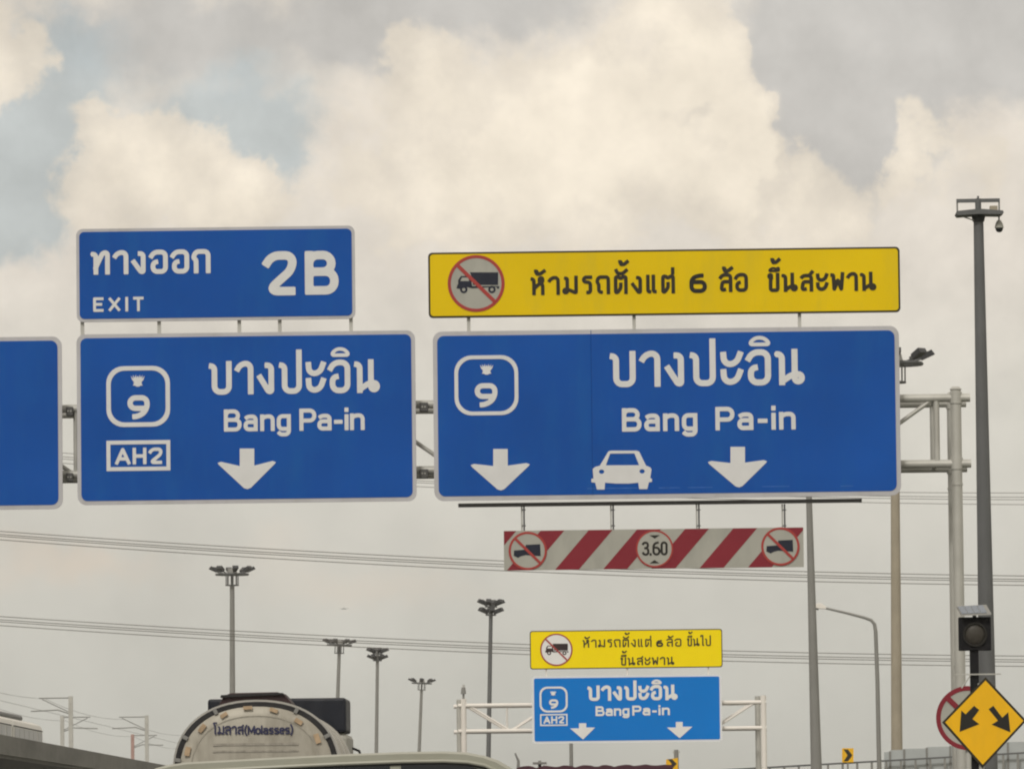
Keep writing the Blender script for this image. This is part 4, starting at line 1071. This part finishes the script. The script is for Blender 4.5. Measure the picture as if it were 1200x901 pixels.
# ------------------------------------------------------------------ vehicles
def wheel(r, x, y, rad, w, name='wheel'):
    mb = MB(); m = Matrix.Rotation(math.pi / 2, 3, 'Y')
    mb.lathe([(rad * .55, -w / 2), (rad * .92, -w / 2), (rad, -w / 2 + .04), (rad, w / 2 - .04), (rad * .92, w / 2), (rad * .55, w / 2)], (x, y, rad), 24, m)
    wh = mb.build(name, M['rubber'], r, smooth=True)
    mb = MB(); mb.lathe([(.001, -w / 2 + .05), (rad * .3, -w / 2 + .03), (rad * .56, -w / 2 + .06), (rad * .56, w / 2 - .06), (rad * .3, w / 2 - .03), (.001, w / 2 - .05)], (x, y, rad), 20, m)
    mb.build('rim', M['galv'], wh, smooth=True)
# tanker
Yt = 96.0; stp = Yt / FPX
cxp, cyp = 300.5, 903.0
ct = P(cxp, cyp, Yt)
r = root('tanker_truck', (ct.x, Yt, 0), 'molasses tanker truck seen from behind with a dark fairing ahead of its tank', 'tanker truck')
def super_e(cx, cz, a, b, n=64, e_=2.25):
    out = []
    for i in range(n):
        t = 2 * math.pi * i / n; c_, s_ = math.cos(t), math.sin(t)
        out.append((cx + a * math.copysign(abs(c_) ** (2 / e_), c_), cz + b * math.copysign(abs(s_) ** (2 / e_), s_)))
    return out
A_, B_ = 96 * stp, 81 * stp
def skin(rings, ys):
    mb = MB(); n = len(rings[0])
    vs = [(p[0], y, p[1]) for rg, y in zip(rings, ys) for p in rg]
    fs = [(k * n + i, k * n + (i + 1) % n, (k + 1) * n + (i + 1) % n, (k + 1) * n + i) for k in range(len(rings) - 1) for i in range(n)]
    fs += [tuple(range(n))[::-1], tuple(range((len(rings) - 1) * n, len(rings) * n))]
    return mb.add(vs, fs)
tank = skin([super_e(ct.x, ct.z, A_ * k, B_ * k) for k in (.5, .80, .93, .955, .96, .96)], [Yt - .05, Yt - .035, Yt, Yt + .03, Yt + .05, Yt + 5.6]).build('tank', M['tank'], r, smooth=True)
mb = MB(); mb.prism(super_e(ct.x, ct.z, A_, B_), Yt + .0, Yt + .10, holes=[super_e(ct.x, ct.z, A_ * .935, B_ * .925)]); mb.build('rim', M['tankrim'], tank)
mb = MB(); mb.prism(super_e(ct.x, ct.z, A_ * 1.025, B_ * 1.03), Yt + .04, Yt + .14, holes=[super_e(ct.x, ct.z, A_ * .99, B_ * .99)]); mb.build('edge_band', M['steel_bright'], tank)
for y in (1.8, 3.7, 5.5):
    mb = MB(); mb.prism(super_e(ct.x, ct.z, A_ * .985, B_ * .985), Yt + y, Yt + y + .06, holes=[super_e(ct.x, ct.z, A_ * .955, B_ * .955)]); mb.build('tank_band', M['steel_bright'], tank)
for px, py, w_, h_, rot_ in ((290.5, 829, 12, 4.5, 2), (321, 832, 11, 5, -20), (262.5, 837.5, 10, 5, 32), (237, 853, 12, 6, 52), (220, 880, 7, 12, -12), (350, 845, 11, 6, -32), (372, 865, 7, 13, 18)):
    c = P(px, py, Yt); a_ = R(rot_); hw, hh = w_ * .44 * stp, h_ * .44 * stp
    ca, sa = math.cos(a_), math.sin(a_)
    mb = MB(); mb.prism([(c.x + x * ca - z * sa, c.z + x * sa + z * ca) for x, z in ((-hw, -hh), (hw, -hh), (hw, hh), (-hw, hh))], Yt - .062, Yt - .035); mb.build('reflective_tape', M['orange'], tank)
mb = MB(); text(mb, 'โมลาส(Molasses)', 250, 861.5, 344, 859, 10.5, 1.9, Yt, front=.064, gap=.22); mb.build('lettering', M['tank_print'], tank)
mb = MB()
for yy, h in ((873, 3.0), (881, 2.2)):
    a, b = P(250, yy, Yt), P(350, yy - 2.5, Yt); mb.box(a.x, b.x, Yt - .058, Yt - .052, (a.z + b.z) / 2 - h / 2 * stp, (a.z + b.z) / 2 + h / 2 * stp)
mb.build('faded_text_band', mat('faded print', (.33, .31, .27), .6, vary=.35, scale=14, stretch=(1, 1, .1)), tank)
for ang in (28, 62, 118, 152, 172, 8):
    c_, s_ = math.cos(R(ang)), math.sin(R(ang))
    px_, pz_ = ct.x + A_ * .97 * math.copysign(abs(c_) ** (2 / 2.25), c_), ct.z + B_ * .965 * math.copysign(abs(s_) ** (2 / 2.25), s_)
    mb = MB(); mb.box(px_ - .045, px_ + .045, Yt - .03, Yt + .03, pz_ - .028, pz_ + .028, rot=Matrix.Rotation(-R(ang), 3, 'Y')); mb.build('rim_clip', M['pole_mid'], tank, bevel=.008)
mb = MB(); mb.prism(super_e(ct.x, ct.z, A_ * .80, B_ * .80), Yt - .042, Yt - .030, holes=[super_e(ct.x, ct.z, A_ * .785, B_ * .785)]); mb.build('weld_seam', M['tank_weld'], tank, smooth=True)
# manhole housing and walkway on top
f = lambda pts: pz(pts, Yt + .1)
mb = MB(); mb.prism(f([(256, 826), (262, 815), (270, 811.6), (325, 810.4), (333, 813), (342, 824), (331, 829), (318, 825.5), (283, 825.5), (268, 830)]), Yt + .15, Yt + 1.2); mh = mb.build('manhole_housing', M['maroon'], r, bevel=.02)
mb = MB(); mb.prism(f([(259, 814), (331, 811.4), (333, 813.4), (258, 817)]), Yt + .10, Yt + 1.25); mb.build('housing_lid', M['tankrim'], mh)
for q0, q1 in (((243, 836), (273, 825)), ((325, 824), (352, 835))):
    a, b = P(*q0, Yt), P(*q1, Yt); mb = MB(); mb.tube((a.x, Yt + .05, a.z), (b.x, Yt + .05, b.z), .018, n=8); mb.build('grab_rail', M['steel_bright'], r)
Yc = Yt + 6.0
a, b = P(243.5, 838, Yc), P(405.5, 817, Yc); zc2 = P(400, 858, Yc).z
mb = MB(); mb.box(a.x, b.x, Yc, Yc + 1.6, zc2, (P(243, 819, Yc).z + P(405, 817, Yc).z) / 2); mb.build('roof_fairing', M['navy'], r, bevel=.04)
mb = MB(); mb.box(a.x + .02, b.x + .02, Yc + .05, Yc + 2.1, .9, zc2 - .005); cb = mb.build('cab', M['dullwhite'], r, bevel=.08)
mb = MB(); mb.box(a.x + .25, b.x - .25, Yc + .035, Yc + .049, 1.9, zc2 - .25); mb.build('rear_window', M['glass_dark'], cb)
mb = MB(); mb.box(a.x + .2, b.x - .2, Yc + 2.101, Yc + 2.12, 1.8, zc2 - .15); mb.build('windscreen', M['glass_dark'], cb)
for sx in (-1, 1):
    xm = b.x if sx > 0 else a.x
    mb = MB(); mb.path([(xm, Yc + 1.6, zc2 - .2), (xm + sx * .12, Yc + 1.7, zc2 - .25), (xm + sx * .16, Yc + 1.7, zc2 - .36)], .02, 6); mi = mb.build('mirror_arm', M['lamp_dark'], r)
    mb = MB(); mb.box(xm + sx * .16 - .08, xm + sx * .16 + .08, Yc + 1.66, Yc + 1.72, zc2 - .75, zc2 - .36); mb.build('mirror', M['lamp_dark'], mi, bevel=.01)
mb = MB()
for dx in (-.45, .45): mb.box(ct.x + dx - .08, ct.x + dx + .08, Yt + .1, Yt + 8.2, .85, 1.12)
mb.box(ct.x - 1.1, ct.x + 1.1, Yt + .05, Yt + .15, .55, .70); mb.build('chassis', M['lamp_dark'], r)
mb = MB()
for y in (.6, 2.8, 5.0): mb.box(ct.x - .7, ct.x + .7, Yt + y, Yt + y + .2, 1.12, ct.z - B_ * .93)
mb.build('tank_cradle', M['tankrim'], r)
for sx in (-1, 1):
    mb = MB(); mb.box(ct.x + sx * .85 - .2, ct.x + sx * .85 + .2, Yt + .02, Yt + .049, .58, .72); mb.build('tail_light', M['red'], r)
    mb = MB(); mb.box(ct.x + sx * .95 - .3, ct.x + sx * .95 + .3, Yt + .35, Yt + 3.1, 1.13, 1.17); mb.build('mudguard', M['lamp_dark'], r)
    for y in (1.1, 2.4, 7.3): wheel(r, ct.x + sx * .98, Yt + y, .5, .34)

# cream van, roof only in the frame
Yv = 36.0; sv = Yv / FPX
vl, vr = P(183, 901, Yv), P(603, 901, Yv)
vc = (vl.x + vr.x) / 2
roof = [(176, 903), (182, 899.5), (196, 895.8), (216, 892.8), (300, 888.2), (400, 883.2), (470, 880.6), (520, 879.9), (548, 881.2), (568, 885.0), (584, 890.5), (597, 898), (603, 904)]
rp = [(P(x, y, Yv).x, P(x, y, Yv).z) for x, y in roof]
rv = root('cream_van', (vc, Yv, 0), 'cream van close ahead with only its roof in the photo, at the bottom', 'van')
zlow = .55
side = [(rp[-1][0] + .03, 1.80), (rp[-1][0] + .06, 1.2), (rp[-1][0] + .06, zlow), (rp[0][0] - .06, zlow), (rp[0][0] - .06, 1.2), (rp[0][0] - .03, 1.76)]
full = rp + side
cxv = vc; czv = 1.3
def shrink(p, k, dz=0): return [(cxv + (x - cxv) * k, czv + (z - czv) * k + dz) for x, z in p]
body = skin([shrink(full, .985), full, full, shrink(full, .97, -.02), shrink(full, .9, -.1)][:], [Yv - .02, Yv + .04, Yv + 3.2, Yv + 3.9, Yv + 4.5]).build('body', M['cream'], rv, smooth=True)
# roof gutter, gasket and rear windows below
off = lambda d, i0, i1: [P(roof[i][0] + (3 if i < 3 else (-d * .35 if i > 9 else 0)), roof[i][1] + d, Yv) for i in range(i0, i1)]
mb = MB(); up_ = off(11.5, 2, 12); mb.path([(p.x, Yv - .028, p.z) for p in up_], .010, 8); mb.build('rain_gutter', M['cream'], rv, smooth=True)
mb = MB(); up_ = off(14.2, 2, 12); mb.path([(p.x, Yv - .026, p.z) for p in up_], .006, 6); mb.build('window_seal', M['rubber'], rv)
def vwin(i0, i1, xa, xb):
    top = [P(x, y, Yv) for x, y in [(max(xa, min(xb, roof[i][0] * (1 if roof[i][0] < 560 else .985))), roof[i][1] + 15.2) for i in range(i0, i1)]]
    poly = [(p.x, p.z) for p in top] + [(top[-1].x, 1.30), (top[0].x, 1.30)]
    q = []
    for p in poly:
        if not q or (abs(p[0] - q[-1][0]) + abs(p[1] - q[-1][1])) > .003: q.append(p)
    mb = MB(); mb.prism(q, Yv - .026, Yv - .0215); mb.build('rear_window', M['glass_dark'], rv)
vwin(4, 7, 216, 457); vwin(6, 12, 463, 590)
for sx in (-1, 1):
    xx = vc + sx * .93
    mb = MB(); mb.box(xx - .09, xx + .09, Yv - .045, Yv - .022, .85, 1.25); mb.build('tail_light', M['red'], rv, bevel=.008)
    for y in (.9, 3.6): wheel(rv, vc + sx * .80, Yv + y, .34, .2)
mb = MB(); mb.box(vc - .95, vc + .95, Yv - .10, Yv - .022, .45, .65); mb.build('bumper', M['lamp_dark'], rv, bevel=.02)
mb = MB(); mb.box(vc - .18, vc + .18, Yv - .03, Yv - .0225, .82, .93); mb.build('number_plate', M['dullwhite'], rv)

# maroon vehicle top further ahead
Ym = 125.0; sm = Ym / FPX
a, b = P(606, 899, Ym), P(788, 897.8, Ym); zr_ = (a.z + b.z) / 2
rm = root('maroon_truck', ((a.x + b.x) / 2, Ym, 0), 'maroon truck with a tarpaulin top just showing under the distant gantry', 'truck')
mb = MB(); mb.box(a.x, b.x, Ym, Ym + 6.5, 1.1, zr_ - .03); mb.build('cargo_box', M['maroon'], rm, bevel=.03)
n_ = 40; vs = []; random.seed(3)
tops = [zr_ - .005 + .035 * abs(math.sin(i * .62)) + random.uniform(0, .015) for i in range(n_ + 1)]
tp = [(a.x - .01 + (b.x - a.x + .02) * i / n_, tops[i]) for i in range(n_ + 1)]
mb = MB(); mb.prism(tp[::-1] + [(a.x - .01, zr_ - .045), (b.x + .01, zr_ - .045)], Ym - .015, Ym + 6.5); mb.build('tarpaulin', M['maroon_tarp'], rm)
xe = P(605.5, 890, Ym).x
mb = MB(); mb.path([(xe + .02, Ym + .1, zr_ - .1), (xe + .03, Ym + .1, P(606, 891, Ym).z), (xe - .03, Ym + .1, P(603, 882, Ym).z)], .035, 8, r1=.015); mb.build('exhaust_stack', M['pole_mid'], rm)
mb = MB(); p = P(632, 893.5, Ym); mb.box(p.x - 8 * sm, p.x + 8 * sm, Ym + .3, Ym + .9, p.z - .015, p.z + .02); mb.tube((p.x, Ym + .6, p.z - .12), (p.x, Ym + .6, p.z + .05), .03, n=8); mb.build('roof_beacon', M['pole_mid'], rm)
mb = MB(); mb.box(a.x + .1, b.x - .1, Ym + 6.7, Ym + 8.6, .9, zr_ - .15); cb = mb.build('cab', M['maroon'], rm, bevel=.06)
mb = MB(); mb.box(a.x + .3, b.x - .3, Ym + 8.601, Ym + 8.62, 1.7, zr_ - .35); mb.build('windscreen', M['glass_dark'], cb)
mb = MB(); mb.box(a.x + .3, b.x - .3, Ym + .1, Ym + 8.2, .75, 1.09); mb.build('chassis', M['lamp_dark'], rm)
for sx in (a.x + .3, b.x - .3):
    for y in (1.2, 2.5, 7.4): wheel(rm, sx, Ym + y, .5, .34)
    mb = MB(); mb.box(sx - .15, sx + .15, Ym - .02, Ym - .001, 1.15, 1.28); mb.build('tail_light', M['red'], rm)

# ------------------------------------------------------------------ flyover in the right background, its railing, barrier sheets and chevrons
Yg = 300.0; sg = Yg / FPX
A1, A2 = P(880, 899.5, Yg), P(1125, 885.5, Yg)
slope = (A2.z - A1.z) / (A2.x - A1.x)
def zf(x): return A1.z + slope * (x - A1.x)
xs0, xs1 = P(330, 900, Yg).x, P(2300, 880, Yg).x
r = root('flyover', (xs0, Yg, 0), 'grey concrete flyover ramp climbing to the right behind the diamond sign', 'flyover')
def strip(xa, xb, dz0, dz1, y0, y1):
    mb = MB(); return mb.add([(xa, y0, zf(xa) + dz0), (xb, y0, zf(xb) + dz0), (xb, y1, zf(xb) + dz0), (xa, y1, zf(xa) + dz0), (xa, y0, zf(xa) + dz1), (xb, y0, zf(xb) + dz1), (xb, y1, zf(xb) + dz1), (xa, y1, zf(xa) + dz1)],
        [(0, 3, 2, 1), (4, 5, 6, 7), (0, 1, 5, 4), (1, 2, 6, 5), (2, 3, 7, 6), (3, 0, 4, 7)])
strip(xs0, xs1, -1.9, -1.35, Yg + .3, Yg + 9).build('deck', M['concrete'], r)
strip(xs0, xs1, -1.34, -.9, Yg - .05, Yg + .25).build('parapet', M['concrete'], r)
x = xs0 + 2
while x < xs1:
    mb = MB(); mb.box(x - .5, x + .5, Yg + 3, Yg + 5, 0, zf(x) - 1.92); mb.build('pier', M['concrete'], r); x += 8
rr_ = root('railing', (A1.x, Yg, zf(A1.x) - .9), 'thin dark railing along the edge of the flyover', 'railing')
strip(xs0, xs1, -.06, .02, Yg + .02, Yg + .08).build('top_rail', M['pole_grey'], rr_)
x = xs0 + .3
while x < xs1:
    mb = MB(); mb.box(x - .05, x + .05, Yg + .03, Yg + .07, zf(x) - .92, zf(x) - .062); mb.build('baluster', M['pole_mid'], rr_); x += .64
rb_ = root('noise_barrier', (P(1036, 880, Yg).x, Yg + .4, zf(P(1036, 880, Yg).x) - 1.3), 'pale blue grey sheet barrier behind the railing at lower right', 'noise barrier')
edges = [(1036, 1042, 881), (1043.5, 1058.5, 878.5), (1059.5, 1085, 877), (1086, 1112.5, 874.8), (1113.5, 1139, 873.5), (1140, 1165, 872), (1166, 1180, 870.5), (1181, 1207, 869), (1208, 1235, 867.5), (1236, 1263, 866)]
for xa, xb, yt in edges:
    a, b = P(xa, yt, Yg + .4), P(xb, yt - .4, Yg + .4)
    mb = MB(); mb.prism([(a.x, zf(a.x) - 1.3), (b.x, zf(b.x) - 1.3), (b.x, b.z), (a.x, a.z)], Yg + .40, Yg + .44); mb.build('panel', M['panel_grey'], rb_)
    mb = MB(); mb.box(b.x - .01, b.x + .08, Yg + .36, Yg + .48, zf(b.x) - 1.3, b.z + .03); mb.build('post', M['pole_mid'], rb_)
def chevron(cx, cy, w, h, label, Y, skew=0):
    r = root('chevron_sign', (P(cx, cy, Y).x, Y, zf(P(cx, cy, Y).x) - 1.3), label, 'chevron sign', 'chevron signs on the flyover')
    q = [(cx - w / 2, cy - h / 2 + skew), (cx + w / 2, cy - h / 2 - skew * .3), (cx + w / 2, cy + h / 2), (cx - w / 2, cy + h / 2 + skew * .3)]
    mb = MB(); mb.prism(pz(q, Y), Y, Y + .03); mb.build('plate', M['amber'], r)
    mb = MB(); mb.prism(pz([(cx - w * .36, cy - h * .42), (cx + w * .02, cy - h * .42), (cx + w * .40, cy), (cx + w * .02, cy + h * .42), (cx - w * .36, cy + h * .42), (cx - w * .02, cy)], Y), Y - .012, Y - .001); mb.build('chevron', M['brown_black'], r)
    p = P(cx, cy + h / 2, Y)
    mb = MB(); mb.box(p.x - .04, p.x + .04, Y + .031, Y + .09, min(zf(p.x) - 1.3, p.z - .8), p.z + .3); mb.build('post', M['pole_mid'], r)
chevron(993.5, 884.5, 13.5, 16.5, 'amber chevron sign between the dark grey pole and the street lamp', Yg - .2)
chevron(787.5, 894.5, 14, 13, 'amber chevron sign low beside the maroon truck top, under the distant gantry', Yg - .2, skew=1.5)
p = P(792.5, 878, Yg)
r = root('steel_post', (p.x, Yg + .3, zf(p.x) - 1.35), 'short grey post standing behind the chevron sign beside the maroon truck', 'pole')
mb = MB(); mb.tube((p.x, Yg + .3, zf(p.x) - 1.35), (p.x, Yg + .3, p.z), .11, .10, 10); mb.build('shaft', M['pole_mid'], r, smooth=True)
mb = MB(); mb.box(p.x - .16, p.x + .16, Yg + .25, Yg + .36, p.z - .14, p.z - .06); mb.build('clamp', M['galv'], r)

# ------------------------------------------------------------------ airliner, very far
Ya = 24000.0; p = P(403, 713, Ya); ka = 1.0
r = root('airplane', p, 'tiny airliner silhouette in the sky above the second lamp mast', 'airplane', world_coords=False)
mb = MB(); mb.lathe([(.1, -19), (1.2, -17.5), (2.0, -14), (2.0, 10), (1.2, 17), (.2, 19.5)], (0, 0, 0), 14, Matrix.Rotation(math.pi / 2, 3, 'X')); mb.build('fuselage', M['plane'], r, smooth=True)
for sx in (-1, 1):
    mb = MB(); mb.add([(sx * 1.5, -6, -.9), (sx * 17.5, 4, 1.0), (sx * 17.5, 6, 1.0), (sx * 1.5, 3, -.9), (sx * 1.5, -6, .1), (sx * 17.5, 4, 1.3), (sx * 17.5, 6, 1.3), (sx * 1.5, 3, .1)], [(0, 1, 2, 3), (4, 7, 6, 5), (0, 4, 5, 1), (1, 5, 6, 2), (2, 6, 7, 3), (3, 7, 4, 0)]); w_ = mb.build('wing', M['plane'], r)
    mb = MB(); mb.tube((sx * 6, -7, -1.8), (sx * 6, -2.5, -1.8), 1.2, n=12); mb.build('engine', M['plane'], w_)
mb = MB(); mb.add([(-.2, 11, 1.5), (.2, 11, 1.5), (.2, 18, 8.5), (-.2, 18, 8.5), (-.2, 19, 1.5), (.2, 19, 1.5), (.2, 20, 8.5), (-.2, 20, 8.5)], [(0, 1, 2, 3), (4, 7, 6, 5), (0, 3, 7, 4), (1, 5, 6, 2), (2, 6, 7, 3), (0, 4, 5, 1)]); mb.build('tail_fin', M['plane'], r)

# ------------------------------------------------------------------ haze
hz = MB().box(-6100, 6100, -3100, 9100, -1.1, 34.0).build('haze', None, None)
hm = bpy.data.materials.new('haze'); hm.use_nodes = True; t = hm.node_tree
t.nodes.remove(t.nodes['Principled BSDF'])
pv = t.nodes.new('ShaderNodeVolumePrincipled'); pv.inputs['Color'].default_value = (.96, .95, .92, 1); pv.inputs['Density'].default_value = HAZE
pv.inputs['Anisotropy'].default_value = 0.2
t.links.new(pv.outputs[0], t.nodes['Material Output'].inputs['Volume'])
hz.data.materials.append(hm); tag(hz, kind='stuff')

for o in bpy.data.objects:
    if '_o' in o: del o['_o']
